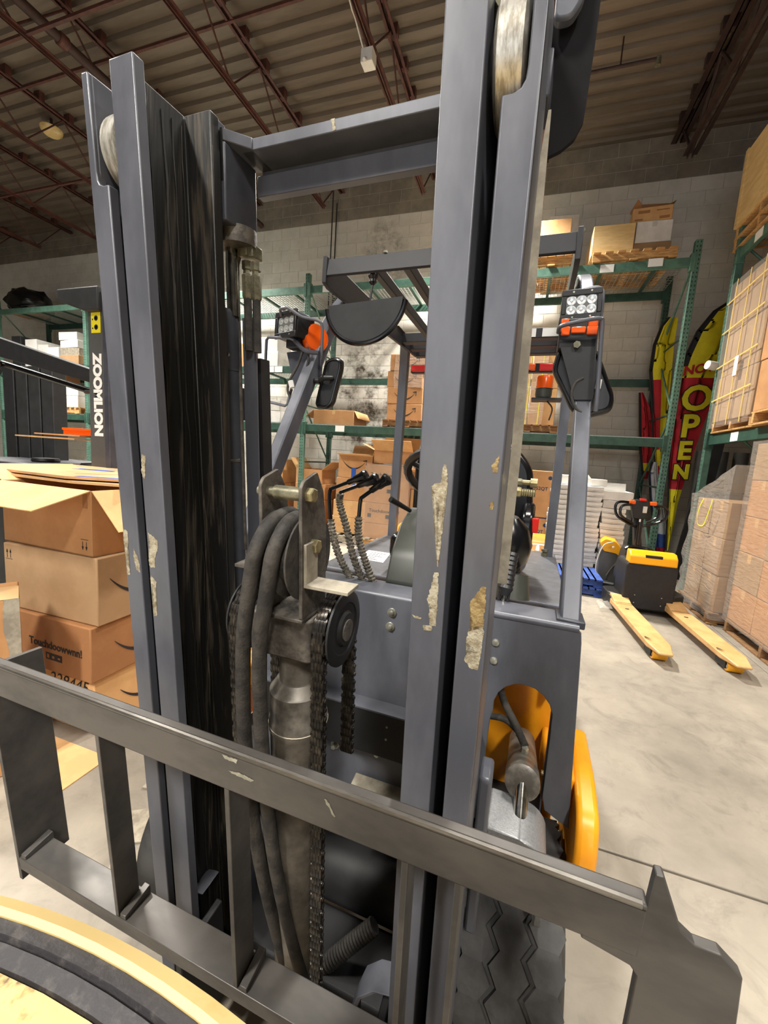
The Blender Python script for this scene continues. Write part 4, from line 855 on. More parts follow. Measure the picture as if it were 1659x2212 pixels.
# ================================================================ GOODS
def card(name, label, loc, size, rz=0, m='card', cat='box', group=None, tape='x', flaps=(), open_=False, bev=.006, tapem='tape'):
    """carton: body (+ tape, flaps). local x right, y back, z up; origin bottom centre"""
    sx, sy, sz = size; t = thing(name, label, cat, loc, rz, group); g = G(); a, b = sx / 2, sy / 2
    if open_:
        th = .006
        g.box((-a, -b, 0), (a, b, th)); g.box((-a, -b, 0), (a, -b + th, sz)); g.box((-a, b - th, 0), (a, b, sz)); g.box((-a, -b + th, 0), (-a + th, b - th, sz)); g.box((a - th, -b + th, 0), (a, b - th, sz))
    else: g.box((-a, -b, 0), (a, b, sz))
    obj('box_body', g, m, t, bevel=0 if open_ else bev, world=False, angle=0 if open_ else 35)
    if tape and not open_:
        g = G()
        if tape == 'x': g.box((-a - .0008, -.028, sz * .75), (a + .0008, .028, sz + .0008))
        else: g.box((-.028, -b - .0008, sz * .72), (.028, b + .0008, sz + .0008))
        obj('tape', g, tapem, t, world=False)
    for sd, ln, ang in flaps:                   # side, length, angle above horizontal (deg, outward)
        c, s = math.cos(R(ang)), math.sin(R(ang)); g = G(); th = .004
        ax, hw = {'-y': ((0, -1), a), '+y': ((0, 1), a), '-x': ((-1, 0), b), '+x': ((1, 0), b)}[sd]
        e = b if sd[1] == 'y' else a; tx = (-ax[1], ax[0])
        def P(p, q, r): return Vector((ax[0] * (e + q * c - r * s) + tx[0] * p, ax[1] * (e + q * c - r * s) + tx[1] * p, sz + q * s + r * c))
        g.box((-hw + .003, 0, -th / 2), (hw - .003, ln, th / 2), P); obj('flap', g, 'card_l' if m in ('card', 'card_l', 'card_g') else m, t, world=False)
    return t
def on_front(t, size, x, z): return Matrix.Translation((x, -size[1] / 2 - .0012, z)) @ Matrix.Rotation(PI / 2, 4, 'X')
def on_right(t, size, y, z): return Matrix.Translation((size[0] / 2 + .0012, y, z)) @ Matrix.Rotation(PI / 2, 4, 'Z') @ Matrix.Rotation(PI / 2, 4, 'X')
def smile(mw, wd, m, par, name='printed_smile'):
    """curved arrow: a tapered arc with a hooked head"""
    g = G(); n = 18; top = []; bot = []
    for i in range(n + 1):
        s = i / n; x = (s - .5) * wd; y = wd * .30 * ((2 * s - 1) ** 2) - wd * .22; th = wd * (.012 + .05 * math.sin(PI * min(1, s * 1.05)) ** .7)
        top.append((x, y + th / 2, 0)); bot.append((x, y - th / 2, 0))
    vs = top + bot; g.add(vs, [(i, i + 1, n + 2 + i, n + 1 + i) for i in range(n)])
    g.add([(wd * .36, wd * .11, 0), (wd * .55, wd * .15, 0), (wd * .53, wd * .09, 0), (wd * .40, wd * .085, 0), (wd * .50, -wd * .06, 0), (wd * .54, -wd * .04, 0)], [(0, 1, 2, 3), (1, 5, 4, 2)])
    g.v = [mw @ v for v in g.v]; return obj(name, g, m, par, world=False, angle=0)
def pallet(loc, size, label, rz=0, m='wood', group=None, name='pallet'):
    L, D, H = size; t = thing(name, label, 'pallet', loc, rz, group)
    for i in range(3): y = -D / 2 + .05 + (D - .1) * i / 2; obj('stringer', G().box((-L / 2, y - .02, .016), (L / 2, y + .02, H - .018)), m, t, world=False, bevel=.003)
    for top in (0, 1):
        n = 7 if top else 3
        for i in range(n):
            x = -L / 2 + .05 + (L - .1) * i / (n - 1); z = H - .018 if top else 0
            obj('deck_board', G().box((x - .045, -D / 2, z), (x + .045, D / 2, z + .018)), m, t, world=False, bevel=.002)
    return t
def film(name, label, x0, x1, y0, y1, z0, z1, m='film', amp=.012, group=None, top=None):
    """draped stretch film round a load"""
    g = G(); nz = 22; per = []
    for k in range(14): per.append((x0 + (x1 - x0) * k / 14, y0))
    for k in range(14): per.append((x1, y0 + (y1 - y0) * k / 14))
    for k in range(14): per.append((x1 - (x1 - x0) * k / 14, y1))
    for k in range(14): per.append((x0, y1 - (y1 - y0) * k / 14))
    n = len(per); cx_, cy_ = (x0 + x1) / 2, (y0 + y1) / 2
    for i in range(nz + 1):
        z = z0 + (z1 - z0) * i / nz
        for (x, y) in per:
            d = mnoise.noise(Vector((x * 6, y * 6, z * 9))) * amp + amp; zz = z
            if top: zz = z0 + (top(x, y) - z0) * i / nz
            l = math.hypot(x - cx_, y - cy_); g.v.append(Vector((x + (x - cx_) / l * d, y + (y - cy_) / l * d, zz)))
    for i in range(nz):
        for j in range(n): g.f.append((i * n + j, i * n + (j + 1) % n, (i + 1) * n + (j + 1) % n, (i + 1) * n + j))
    c = len(g.v); g.v.append(Vector((cx_, cy_, (top(cx_, cy_) if top else z1) + .01)))
    for j in range(n): g.f.append((nz * n + j, nz * n + (j + 1) % n, c))
    g.m = [0] * len(g.f); o = obj(name, g, m, None, angle=60); return setp(o, label, 'film', group)

# ---- carton stack beside the forklift on the left (corner nearest the camera at x -1.79, y 1.285)
SX, SY = .62, .46; bx, by = -1.79 - SX / 2, 1.285 + SY / 2
S = [(0, .275, 'card_l', 'plain pale carton with scrawled digits at the foot of the left stack'), (.277, .268, 'card_d', 'dark brown printed carton third from the top of the left stack'), (.547, .322, 'card_g', 'pale brown taped carton second from the top of the left stack'), (.871, .300, 'card', 'open carton with spread flaps on top of the left stack')]
T = []
for i, (z, hgt, m, l) in enumerate(S):
    dx, dy = ((0, 0), (.02, -.02), (.03, .0), (.012, .012))[i]
    T.append(card('carton', l, (bx + dx, by + dy, z), (SX, SY, hgt), R((0, -.6, .8, -1)[i]), m, 'box', 'cartons in the left stack', tape=None if i != 2 else 'x', open_=(i == 3), flaps=(('-y', .24, -16), ('+x', .23, -46), ('-x', .2, 20), ('+y', .22, -20)) if i == 3 else ()))
sz = (SX, SY, .3)
smile(on_right(0, sz, .035, .14), .30, 'ink', T[1]); smile(on_right(0, sz, -.01, .19), .32, 'ink', T[2]); smile(on_right(0, sz, .05, .14), .3, 'ink', T[0])
text('printed_text', 'Touchdoowwnn!', .053, on_front(0, sz, .073, .132), 'ink', T[1], off=.0012, world=False)
obj('printed_panel', G().box((.005, -SY / 2 - .001, .060), (.118, -SY / 2 - .0004, .094)), 'ink', T[1], world=False)
g = G(); g.box((.015, -SY / 2 - .0016, .067), (.03, -SY / 2 - .001, .087)); g.box((.05, -SY / 2 - .0016, .07), (.065, -SY / 2 - .001, .082)); g.box((.09, -SY / 2 - .0016, .072), (.105, -SY / 2 - .001, .08)); obj('panel_symbols', g, 'card_d', T[1], world=False)
text('handwritten_digits', '228445', .088, on_front(0, sz, .14, .228), 'ink', T[0], world=False, shear=.25)
def arrows(par, x, z, s, flip=1):
    g = G()
    for e in (-.012, .012): g.box((x + e - .0015, -SY / 2 - .0012, z - .02), (x + e + .0015, -SY / 2 - .0006, z + .016)); g.add([(x + e - .007, -SY / 2 - .0012, z + .006 * flip), (x + e + .007, -SY / 2 - .0012, z + .006 * flip), (x + e, -SY / 2 - .0012, z + .024 * flip)], [(0, 1, 2)])
    g.box((x - .024, -SY / 2 - .0012, z - .026 * flip - .001), (x + .024, -SY / 2 - .0006, z - .026 * flip + .001)); obj('arrow_print', g, 'ink', par, world=False)
arrows(T[3], .26, .05, 1, -1); arrows(T[2], -.27, .27, 1, 1)
obj('printed_square', G().box((.255, -SY / 2 - .001, .22), (.285, -SY / 2 - .0004, .285)), 'card_d', T[3], world=False)
g = G(); g.prism([(-.05, .14), (.05, .14), (.03, .21), (-.035, .20)], SX / 2 + .0005, SX / 2 + .0012, lambda a, b, t: Vector((t, a - .02, b))); obj('printed_triangle', g, 'ink', T[3], world=False)
obj('printed_triangle', G().prism([(-.032, .152), (.03, .152), (.018, .195), (-.02, .19)], SX / 2 + .0012, SX / 2 + .0016, lambda a, b, t: Vector((t, a - .02, b))), 'card', T[3], world=False)
obj('torn_tape', G().box((-.31, -SY / 2 - .001, .02), (-.28, -SY / 2 - .0004, .07)), 'card', T[2], world=False)
lc = card('carton', 'taped brown carton cut off by the left edge, its corner tape torn', (-2.085, .885, .0), (.5, .26, .75), R(60), 'card', 'box', tape=None)
g = G(); n = 16; g.prism([(.2512, .752 - i * .045) for i in range(n)] + [(.205 + rnd.uniform(-.010, .012), .752 - (n - 1 - i) * .045) for i in range(n)], -.1312, -.1303, lambda a, b, t: Vector((a, t, b))); obj('torn_corner_tape', g, 'dust', lc, world=False)
g = G(); g.prism([(-.25, -.13), (.25, -.13), (.25, .05), (-.25, .06)], .7505, .752, lambda a, b, t: Vector((a, b, t))); obj('tape', g, 'tape', lc, world=False)
setp(obj('cardboard_sheet', G().box((-1.95, 1.0, .001), (-1.60, 1.205, .006)), 'card_l'), 'loose cardboard sheet lying on the floor beside the left stack', 'cardboard')
for i, (x, y, rz, l) in enumerate([(-1.25, 1.22, 8, 'small flat grey mat piece on the floor left of the mast, furthest'), (-1.17, 1.02, 30, 'small flat grey mat piece on the floor left of the mast, middle'), (-1.05, .86, 30, 'small flat grey mat piece on the floor left of the mast, nearest')]):
    t = setp(obj('floor_mat', G().box((-.09, -.07, 0), (.09, .07, .008)), 'dust', None, world=False, bevel=.002), l, 'mat', 'grey mat pieces'); t.location = (x, y, .0005 + .0 * i); t.rotation_euler = (0, 0, R(rz))
# flattened cartons lying on the truck behind the stack
def sheet(poly, z, th, m, label, tilt=(0, 0)):
    t = thing('flattened_carton', label, 'cardboard', (*poly[0], z), 0, 'flattened cartons on the second truck')
    P = lambda a, b, c: Vector((a, b, z + c + (a - poly[0][0]) * tilt[0] + (b - poly[0][1]) * tilt[1]))
    obj('sheet', G().prism(poly, 0, th, P), m, t, angle=0); return t, P
s1, P1 = sheet([(-3.0, 1.42), (-2.05, 1.36), (-1.72, 1.48), (-2.1, 2.0), (-3.0, 2.0)], 1.205, .012, 'tcard', 'flattened carton with blue tape, topmost of the left pile')
s2, P2 = sheet([(-3.1, 1.40), (-2.0, 1.36), (-1.70, 1.44), (-2.0, 2.05), (-3.1, 2.05)], 1.185, .012, 'card_l', 'flattened carton under the blue taped one, left pile')
obj('blue_tape', G().prism([(-2.02, 1.385), (-1.76, 1.475), (-1.79, 1.51), (-2.04, 1.42)], .0125, .013, P1), 'bluetape', s1); obj('blue_tape', G().prism([(-2.6, 1.70), (-2.25, 1.76), (-2.30, 1.82), (-2.65, 1.76)], .0125, .013, P1), 'bluetape', s1)
obj('fold_line', G().prism([(-2.18, 1.50), (-1.95, 1.72), (-1.955, 1.726), (-2.188, 1.506)], .0122, .0126, P1), 'ink', s1)

# ---- second truck, far left
z2 = thing('reach_truck', 'dark grey lift truck with white lettering on its post, behind the left carton stack', 'truck', (-3, 2.2, 0))
obj('mast_post', G().prism([(-2.765, 0), (-2.575, 0), (-2.58, 2.33), (-2.742, 2.33)], 2.0, 2.12, lambda a, b, t: Vector((a, t, b))), 'zgrey', z2, bevel=.006)
obj('post_channel', G().box((-2.60, 1.985, 0), (-2.555, 2.14, 2.28)), 'slate_d', z2, bevel=.003)
obj('post_cap', G().prism([(-2.965, 2.275), (-2.84, 2.235), (-2.72, 2.20), (-2.60, 2.20), (-2.60, 2.345), (-2.965, 2.345)], 1.96, 2.14, lambda a, b, t: Vector((a, t, b))), 'dark', z2, bevel=.01)
text('post_lettering', 'ZOOMLION', .097, basis((-2.672, 1.9985, 1.682), (0, 0, -1), (1, 0, 0)), 'paper', z2, off=.0058, spacing=1.0)
obj('warning_sticker', G().box((-2.712, 1.9975, 2.075), (-2.630, 1.9990, 2.207)), 'fyellow', z2); obj('warning_sticker', G().box((-2.688, 1.9975, 2.207), (-2.640, 1.9990, 2.275)), 'fyellow', z2)
for z in (2.165, 2.11):
    obj('sticker_symbol', G().lathe([(.013, 0), (.0165, 0), (.0165, .0008), (.013, .0008)], (-2.668, 1.9974, z), (0, -1, 0), 20), 'ink', z2)
    g = G(); g.box((-2.673, 1.9966, z - .009), (-2.663, 1.9972, z + .009)); g.box((-2.676, 1.9966, z - .003), (-2.660, 1.9972, z + .002)); g.box((-2.702, 1.9966, z - .012), (-2.694, 1.9972, z - .002)); obj('sticker_symbol', g, 'ink', z2)
text('sticker_lettering', 'Jett', .03, basis((-2.664, 1.9972, 2.242), (0, 0, -1), (1, 0, 0)), 'ink', z2) if False else obj('sticker_symbol', G().box((-2.672, 1.9966, 2.222), (-2.662, 1.9972, 2.262)), 'ink', z2)
obj('truck_body', G().prism(fillet([(-4.6, 0), (-2.58, 0), (-2.58, 1.0), (-2.75, 1.145), (-4.6, 1.165)], .04), 2.02, 3.1, lambda a, b, t: Vector((a, t, b))), 'dark', z2, bevel=.02, seg=3)
obj('body_top_pad', G().prism(fillet([(-4.5, 2.08), (-3.0, 2.08), (-2.85, 2.3), (-2.9, 2.9), (-4.5, 2.9)], .1), 1.16, 1.185, lambda a, b, t: Vector((a, b, t))), 'hood', z2, bevel=.01)
for x, y in ((-3.75, 2.35), (-3.05, 2.25)): obj('body_knob', G().lathe([(.09, 0), (.1, .01), (.09, .03), (.04, .035)], (x, y, 1.185), (0, 0, 1), 18), 'black', z2)
obj('guard_beam', G().prism([(-4.9, 2.36), (-2.70, 1.815), (-2.70, 1.735), (-4.9, 2.17)], 2.25, 2.33, lambda a, b, t: Vector((a, t, b))), 'black', z2, bevel=.006)
obj('guard_tube', G().tube([(-4.9, 2.34, 2.125), (-3.0, 2.34, 1.72), (-2.72, 2.3, 1.70)], .024, 12), 'gloss', z2)
obj('guard_cable', G().tube(smooth_pts([(-3.2, 2.3, 1.75), (-3.0, 2.25, 1.74), (-2.8, 2.2, 1.72), (-2.72, 2.15, 1.66)], 5), .014, 8), 'rubber', z2)
for x in (-4.62, -4.44, -4.27, -4.10): obj('mast_channel', G().box((x - .075, 2.6, 0), (x + .075, 2.72, 2.02)), 'black' if x < -4.5 else 'dark', z2, bevel=.006)
obj('inner_post', G().box((-3.02, 2.5, 1.15), (-2.80, 2.6, 1.83)), 'black', z2, bevel=.01)
obj('grab_handle', G().tube(smooth_pts([(-2.85, 2.3, 1.60), (-2.98, 2.3, 1.585), (-3.04, 2.3, 1.56), (-3.045, 2.3, 1.50), (-2.98, 2.3, 1.44), (-2.9, 2.3, 1.42)], 4), .011, 8), 'black', z2)
wl = obj('work_lamp', G().lathe([(.03, -.05), (.07, -.04), (.09, 0), (.085, .02), (.02, .03)], (-3.02, 2.28, 1.66), (-.6, -1, 0), 18), 'chrome', z2); obj('work_lamp', G().lathe([(.03, -.05), (.09, -.04), (.11, 0), (.1, .03), (.02, .05)], (-4.28, 2.28, 1.95), (.2, -1, .1), 18), 'chrome', z2)
for i, (x, z) in enumerate(((-2.95, 1.24), (-2.88, 1.27), (-2.80, 1.25))): obj('control_lever', G().tube([(x, 2.3, 1.15), (x + .02, 2.28, z + .06)], .012, 8), 'gloss', z2); obj('lever_knob', G().lathe([(.01, 0), (.03, .02), (.03, .05), (.01, .06)], (x + .02, 2.28, z + .05), (.1, 0, 1), 12), 'gloss', z2)
s3, P3 = sheet([(-3.86, 2.2), (-3.45, 2.05), (-3.02, 2.08), (-3.0, 2.5), (-3.6, 2.6)], 1.385, .01, 'card_l', 'flattened carton lying on the levers of the second truck, lower'); s4, P4 = sheet([(-3.75, 2.3), (-3.5, 2.12), (-3.05, 2.14), (-3.05, 2.55), (-3.6, 2.6)], 1.41, .01, 'tcard', 'flattened carton lying on the levers of the second truck, upper')
ob = thing('orange_box', 'long orange box lying on the sheets next to the lettered post', 'box', (-3.1, 2.2, 1.42)); obj('box_body', G().box((-3.28, 2.18, 1.421), (-2.86, 2.32, 1.468)), 'orange', ob, bevel=.004); obj('lid_edge', G().box((-3.285, 2.175, 1.455), (-2.855, 2.325, 1.470)), 'orange', ob, bevel=.002)

# ---- goods on the racks
def stackc(name, specs, group=None, cat='box'):
    for (label, loc, size, m, rz, kw) in specs: yield card(name, label, loc, size, R(rz), m, cat, group, **kw)
Z1, Z2, Z3 = 1.896, 2.836, 4.076
pallet((1.07, 6.62, Z3), (.95, .95, .12), 'wooden pallet on the top shelf below the pale plywood crate')
card('plywood_crate', 'pale plywood crate on the top shelf beside the white carton', (.82, 6.62, Z3 + .122), (.48, .75, .36), 0, 'wood_l', tape=None)
card('carton', 'brown film-wrapped carton under the white one on the top shelf', (1.28, 6.55, Z3 + .122), (.42, .5, .13), 0, 'card_g', tape='x')
card('carton', 'white carton on the top shelf between two brown ones', (1.27, 6.52, Z3 + .254), (.40, .46, .25), R(2), 'white', tape='y', tapem='offwhite')
c = card('carton', 'brown printed carton above the white one on the top shelf', (1.25, 6.53, Z3 + .506), (.44, .46, .17), R(-3), 'card_l', tape=None)
g = G(); g.box((-.16, -.2312, .10), (-.03, -.2304, .135)); g.box((.04, -.2312, .115), (.18, -.2304, .128)); g.box((-.19, -.2312, .02), (-.1, -.2304, .04)); g.box((.08, -.2312, .018), (.19, -.2304, .05)); obj('printed_panel', g, 'card_d', c, world=False)
card('torn_carton', 'torn flat carton on the very top of the top-shelf pile', (1.27, 6.53, Z3 + .678), (.34, .3, .07), R(6), 'card_d', tape=None, flaps=(('-x', .08, 50), ('+x', .06, 30)))
pallet((.1, 6.62, Z3), (.7, .95, .13), 'wooden pallet on the top shelf partly hidden by the right mast rail')
pallet((.1, 6.62, Z3 + .132), (.62, .9, .12), 'second wooden pallet stacked on the top shelf behind the forklift roof', m='wood_d')
card('carton', 'flat brown carton under the taped one near the mast, top shelf', (.06, 6.6, Z3 + .254), (.5, .5, .18), R(-2), 'card_l', tape='y')
card('carton', 'taped brown carton uppermost on the shelf right beside the mast', (.09, 6.58, Z3 + .436), (.42, .45, .24), R(2), 'card_l', tape='y')
setp(obj('grey_panel', G().prism([(.0, 4.085), (.45, 4.085), (.44, 5.18), (.02, 5.20)], 7.10, 7.13, lambda a, b, t: Vector((a, t, b))), 'offwhite', bevel=.003), 'grey flat panel standing at the back of the top shelf behind the cartons', 'panel')
# film-wrapped load behind the beacon
pallet((.02, 6.66, Z1), (.8, .95, .11), 'wooden pallet on the lower shelf below the film-wrapped cartons', m='wood_d')
for i in range(2):
    for j in range(2): card('carton', ['lower', 'upper'][i] + ' ' + ['left', 'right'][j] + ' brown carton of the film-wrapped load behind the orange beacon', (-.17 + .36 * j, 6.64, Z1 + .112 + .50 * i), (.35, .8, .495), 0, 'card_l', group='cartons behind the beacon', tape='x')
film('stretch_film', 'clear stretch film wound on the cartons behind the orange beacon', -.36, .20, 6.22, 7.05, Z1 + .11, Z1 + 1.12, 'film2')
for i, x in enumerate((-.02, .14)):
    setp(obj('strap', G().box((x, 6.208, Z1 + .1), (x + .012, 6.211, Z1 + 1.12)), 'ystrap'), ['left', 'right'][i] + ' yellow strap down the film-wrapped load behind the beacon', 'strap', 'straps behind the beacon')
# arrow cartons on the lower shelf behind the rear guard leg
pallet((-1.75, 6.66, Z1), (.8, .95, .11), 'dark wooden pallet on the lower shelf below the arrow cartons', m='wood_d')
for i in range(4):
    c = card('carton', ['bottom', 'second from bottom', 'third from bottom', 'top'][i] + ' carton of the arrow-marked column on the lower shelf', (-1.83 + (.01, 0, -.01, .02)[i], 6.5, Z1 + .112 + .25 * i), (.56, .5, .245), R((0, 1, -1, 0)[i]), 'card', group='arrow cartons on the lower shelf', tape=None)
    smile(Matrix.Translation((0, -.2515, .14)) @ Matrix.Rotation(PI / 2, 4, 'X'), .34, 'ink', c)
film('stretch_film', 'clear stretch film round the top of the arrow-marked cartons', -2.0, -1.54, 6.24, 6.76, Z1 + .6, Z1 + 1.12, 'film2')
c = card('carton', 'wide open-topped carton on the lower shelf behind the left mirror', (-3.05, 6.6, Z1), (.74, .6, .24), 0, 'card', tape='y', flaps=(('-x', .2, -35), ('+x', .14, -60)))
for i, (x, z, s, m, l) in enumerate([(-4.33, Z2, (.4, .5, .25), 'white', 'lower white carton on the shelf behind the left work lamp'), (-4.35, Z2 + .252, (.36, .46, .24), 'white', 'upper white carton on the shelf behind the left work lamp'), (-4.3, Z1, (.5, .5, .2), 'white', 'white film-wrapped bundle on the lower shelf by the left pillar, bottom'), (-4.28, Z1 + .202, (.46, .5, .18), 'offwhite', 'white film-wrapped bundle on the lower shelf by the left pillar, top'), (-4.85, Z2, (.5, .5, .4), 'card', 'brown carton left of the white ones behind the left work lamp')]):
    card('carton', l, (x, 6.52, z), s, R((0, 2, 0, -2, 1)[i]), m, tape=None)
# far left bays
for i, (x, z, s, m, l) in enumerate([(-10.38, Z2 + .0, (.36, .5, .62), 'white', 'tall white carton on the far left middle shelf'), (-10.02, Z2, (.3, .5, .50), 'offwhite', 'grey white carton right of the tall one, far left middle shelf'), (-9.72, Z2, (.42, .5, .44), 'white', 'white carton with pencil marks, far left middle shelf'), (-9.15, Z2, (.56, .6, .26), 'card_g', 'brown wrapped carton low on the far left middle shelf by the post'), (-9.2, Z2 + .262, (.52, .5, .16), 'dust', 'shiny wrapped bundle above the brown one, far left middle shelf'), (-9.2, Z2 + .424, (.54, .5, .15), 'white', 'white carton above the wrapped bundle, far left middle shelf'), (-9.25, Z2 + .576, (.5, .5, .16), 'white', 'topmost white carton by the rack post, far left middle shelf'), (-10.85, Z2, (.3, .5, .7), 'dark', 'dark drum-like bin at the left end, far left middle shelf')]):
    card('carton', l, (x, 6.55, z), s, R((0, 3, -2, 0, 2, -2, 3, 0)[i]), m, tape=None)
for k, x in enumerate((-10.4, -9.3)): pallet((x, 6.62, Z1), (1.0 if k == 0 else .95, .9, .14), ['left', 'right'][k] + ' pale pallet on the far left lower shelf', group='far left lower shelf pallets')
for i, (x, z, s, m, l) in enumerate([(-10.68, .142, (.3, .5, .62), 'white', 'tall white stack at the left end of the far left pallet'), (-10.33, .142, (.46, .5, .22), 'card_g', 'wrapped brown carton low on the far left pallet'), (-10.33, .366, (.42, .5, .24), 'card_l', 'tan carton in the middle of the far left pallet'), (-10.25, .61, (.66, .5, .1), 'dust', 'shiny film bundle on the tan carton, far left pallet'), (-10.05, .72, (.86, .5, .18), 'card_d', 'long brown carton on the film bundle, far left pallet'), (-10.3, .905, (.6, .5, .18), 'offwhite', 'white carton on the long brown one, far left pallet'), (-9.62, .142, (.4, .5, .22), 'white', 'bottom left white carton of the far left block of four'), (-9.2, .142, (.4, .5, .24), 'white', 'bottom right white carton of the far left block of four'), (-9.62, .366, (.42, .5, .24), 'white', 'top left white carton of the far left block of four, with marks'), (-9.2, .386, (.4, .5, .22), 'white', 'top right white carton of the far left block of four')]):
    card('carton', l, (x, 6.55, Z1 + z), s, R((0, 2, -3, 0, 1, -2, 2, 0, -1, 2)[i]), m, tape=None)
bag = G()
for i in range(15):
    for j in range(28):
        th, ph = PI * i / 14, 2 * PI * j / 28; d = Vector((math.sin(th) * math.cos(ph), math.sin(th) * math.sin(ph), math.cos(th))); r = 1 + .16 * mnoise.noise(d * 3.3) + .05 * mnoise.noise(d * 9)
        bag.v.append(Vector((-10.9 + d.x * .50 * r, 6.65 + d.y * .4 * r, max(Z3 + .05, Z3 + .25 + d.z * .30 * r))))
for i in range(14):
    for j in range(28): bag.f.append((i * 28 + j, i * 28 + (j + 1) % 28, (i + 1) * 28 + (j + 1) % 28, (i + 1) * 28 + j))
bag.m = [0] * len(bag.f); setp(obj('rubbish_bag', bag, 'gloss', angle=80), 'black plastic bag lying on the far left top shelf', 'bag')
card('carton', 'low brown carton tray below the black bag on the far left top shelf', (-10.95, 6.6, Z3), (.7, .5, .06), 0, 'card', tape=None)

# ---- floor cartons behind the levers
pallet((-2.55, 6.4, 0), (1.2, 1.0, .14), 'grey worn pallet under the blue-taped carton column', m='dust')
for i, (z, s, m, l, fl_) in enumerate([(.142, (.66, .5, .27), 'card_l', 'bottom carton of the blue-taped column behind the levers', ()), (.414, (.62, .5, .27), 'card_l', 'second carton of the blue-taped column behind the levers', ()), (.686, (.60, .5, .36), 'card', 'third carton of the column, blue tape down its front', ()), (1.05, (.58, .5, .36), 'card', 'open arrow-marked carton on top of the blue-taped column', (('-y', .12, 12), ('+y', .2, 60), ('+x', .2, 75)))]):
    c = card('carton', l, (-2.56 + .02 * i, 6.3, z), s, R((1, -1, 1, -1)[i]), m, group='blue-taped carton column', tape=None if i == 3 else 'y', tapem='bluetape' if i == 2 else 'tape', flaps=fl_, open_=(i == 3))
    if i == 3: smile(Matrix.Translation((-.02, -.2515, .24)) @ Matrix.Rotation(PI / 2, 4, 'X'), .4, 'ink', c); obj('tape', G().box((-.06, -.2518, 0), (.02, -.2508, .16)), 'bluetape', c, world=False)
pallet((-1.85, 6.35, 0), (.9, .9, .12), 'wooden pallet under the wrapped printed carton column')
for i, (z, hh, l) in enumerate([(.122, .25, 'bottom carton of the film-wrapped printed column'), (.374, .32, 'middle carton of the film-wrapped printed column'), (.696, .60, 'tall top carton of the film-wrapped printed column, lettered')]):
    c = card('carton', l, (-1.93, 6.3, z), (.70, .6, hh), R((0, .6, -.6)[i]), 'card', group='film-wrapped printed column', tape=None); s_ = (.7, .6, hh)
    if i: text('printed_text', 'Touchdoowwnn!', .072, on_front(0, s_, -.03, hh * (.74 if i == 2 else .62)), 'ink', c, off=.001, world=False); obj('printed_panel', G().box((.0, -.302, hh * .28), (.2, -.3008, hh * .28 + .06)), 'ink', c, world=False); obj('printed_panel', G().box((-.3, -.302, hh * .28), (-.24, -.3008, hh * .28 + .06)), 'ink', c, world=False)
film('stretch_film', 'clear stretch film round the printed carton column behind the levers', -2.29, -1.57, 5.99, 6.61, .13, 1.31, 'film')
card('carton', 'open carton with raised flaps on the wrapped printed column', (-1.90, 6.32, 1.315), (.62, .5, .2), R(3), 'card', open_=True, flaps=(('-y', .25, 38), ('+y', .25, 70), ('-x', .22, 25)))
for i, (x, z, s, m, l, f) in enumerate([(-1.33, .0, (.5, .5, .5), 'card_l', 'bottom carton right of the rear guard leg', ()), (-1.33, .502, (.5, .5, .45), 'card_l', 'middle carton right of the rear guard leg', ()), (-1.35, .954, (.5, .5, .26), 'card', 'open yellowish carton right of the rear guard leg', (('-y', .2, 15), ('+y', .2, 60)))]):
    card('carton', l, (x, 6.35, z), s, R(2 * i), m, tape=None if f else 'y', flaps=f, open_=bool(f))
for i, (x, y, z, s, m, l, f) in enumerate([(-3.38, 6.45, .0, (.6, .5, .62), 'card_d', 'bottom carton behind the green rack post, left of the levers', ()), (-3.38, 6.45, .622, (.56, .5, .27), 'card', 'carton with a white label behind the green rack post', ()), (-3.4, 6.45, .894, (.5, .5, .24), 'card', 'open carton with two raised flaps behind the green rack post', (('-x', .22, 55), ('+x', .22, 40))), (-4.2, 6.5, .0, (.5, .5, .84), 'card', 'tall lower carton between the hoses and the left pillar', ()), (-4.2, 6.5, .842, (.46, .5, .42), 'card_l', 'upper carton between the hoses and the left pillar', ()), (-2.95, 6.85, .0, (.5, .5, .6), 'card_d', 'dark brown carton behind the blue-taped column, left', ()), (-2.97, 6.85, .602, (.46, .46, .3), 'card_d', 'upper dark brown carton behind the blue-taped column', ())]):
    c = card('carton', l, (x, y, z), s, R((0, 1, -2, 0, 3, 2, -3)[i]), m, tape=None if f else 'x', flaps=f, open_=bool(f))
    if i == 1: obj('paper_label', G().box((.05, -.2515, .08), (.17, -.2506, .2)), 'paper', c, world=False)
# cooler cartons
for i in range(2):
    c = card('cooler_carton', ['lower', 'upper'][i] + ' tall brown carton with small navy logo beside the seat', (.08, 6.1, .26 + i * .49), (.76, .6, .48 if i == 0 else .62), 0, 'card', 'box', 'navy logo cartons', tape=None); hh = (.48, .62)[i]; s_ = (.76, .6, hh)
    text('printed_text', '0L/52QT', .062, on_front(0, s_, .17, hh * .62), 'navy', c, off=.0012, world=False)
    g = G(); g.lathe([(.014, 0), (.026, 0), (.026, .001), (.014, .001)], (.30, -.3004, hh - .09), (0, -1, 0), 14); g.box((.325, -.3014, hh - .115), (.338, -.3004, hh - .065)); g.box((.338, -.3014, hh - .077), (.352, -.3004, hh - .065)); obj('printed_logo', g, 'navy', c, world=False)
    obj('paper_strip' if i else 'tape', G().box((-.40, -.3015, .2), (.0, -.3004, .24)) if i else G().box((.205, -.3012, 0), (.215, -.3004, hh)), 'offwhite', c, world=False)
pallet((.08, 6.1, .0), (.9, .8, .13), 'wooden pallet, lower of two under the navy logo cartons'); pallet((.08, 6.1, .131), (.9, .8, .128), 'wooden pallet, upper of two under the navy logo cartons')
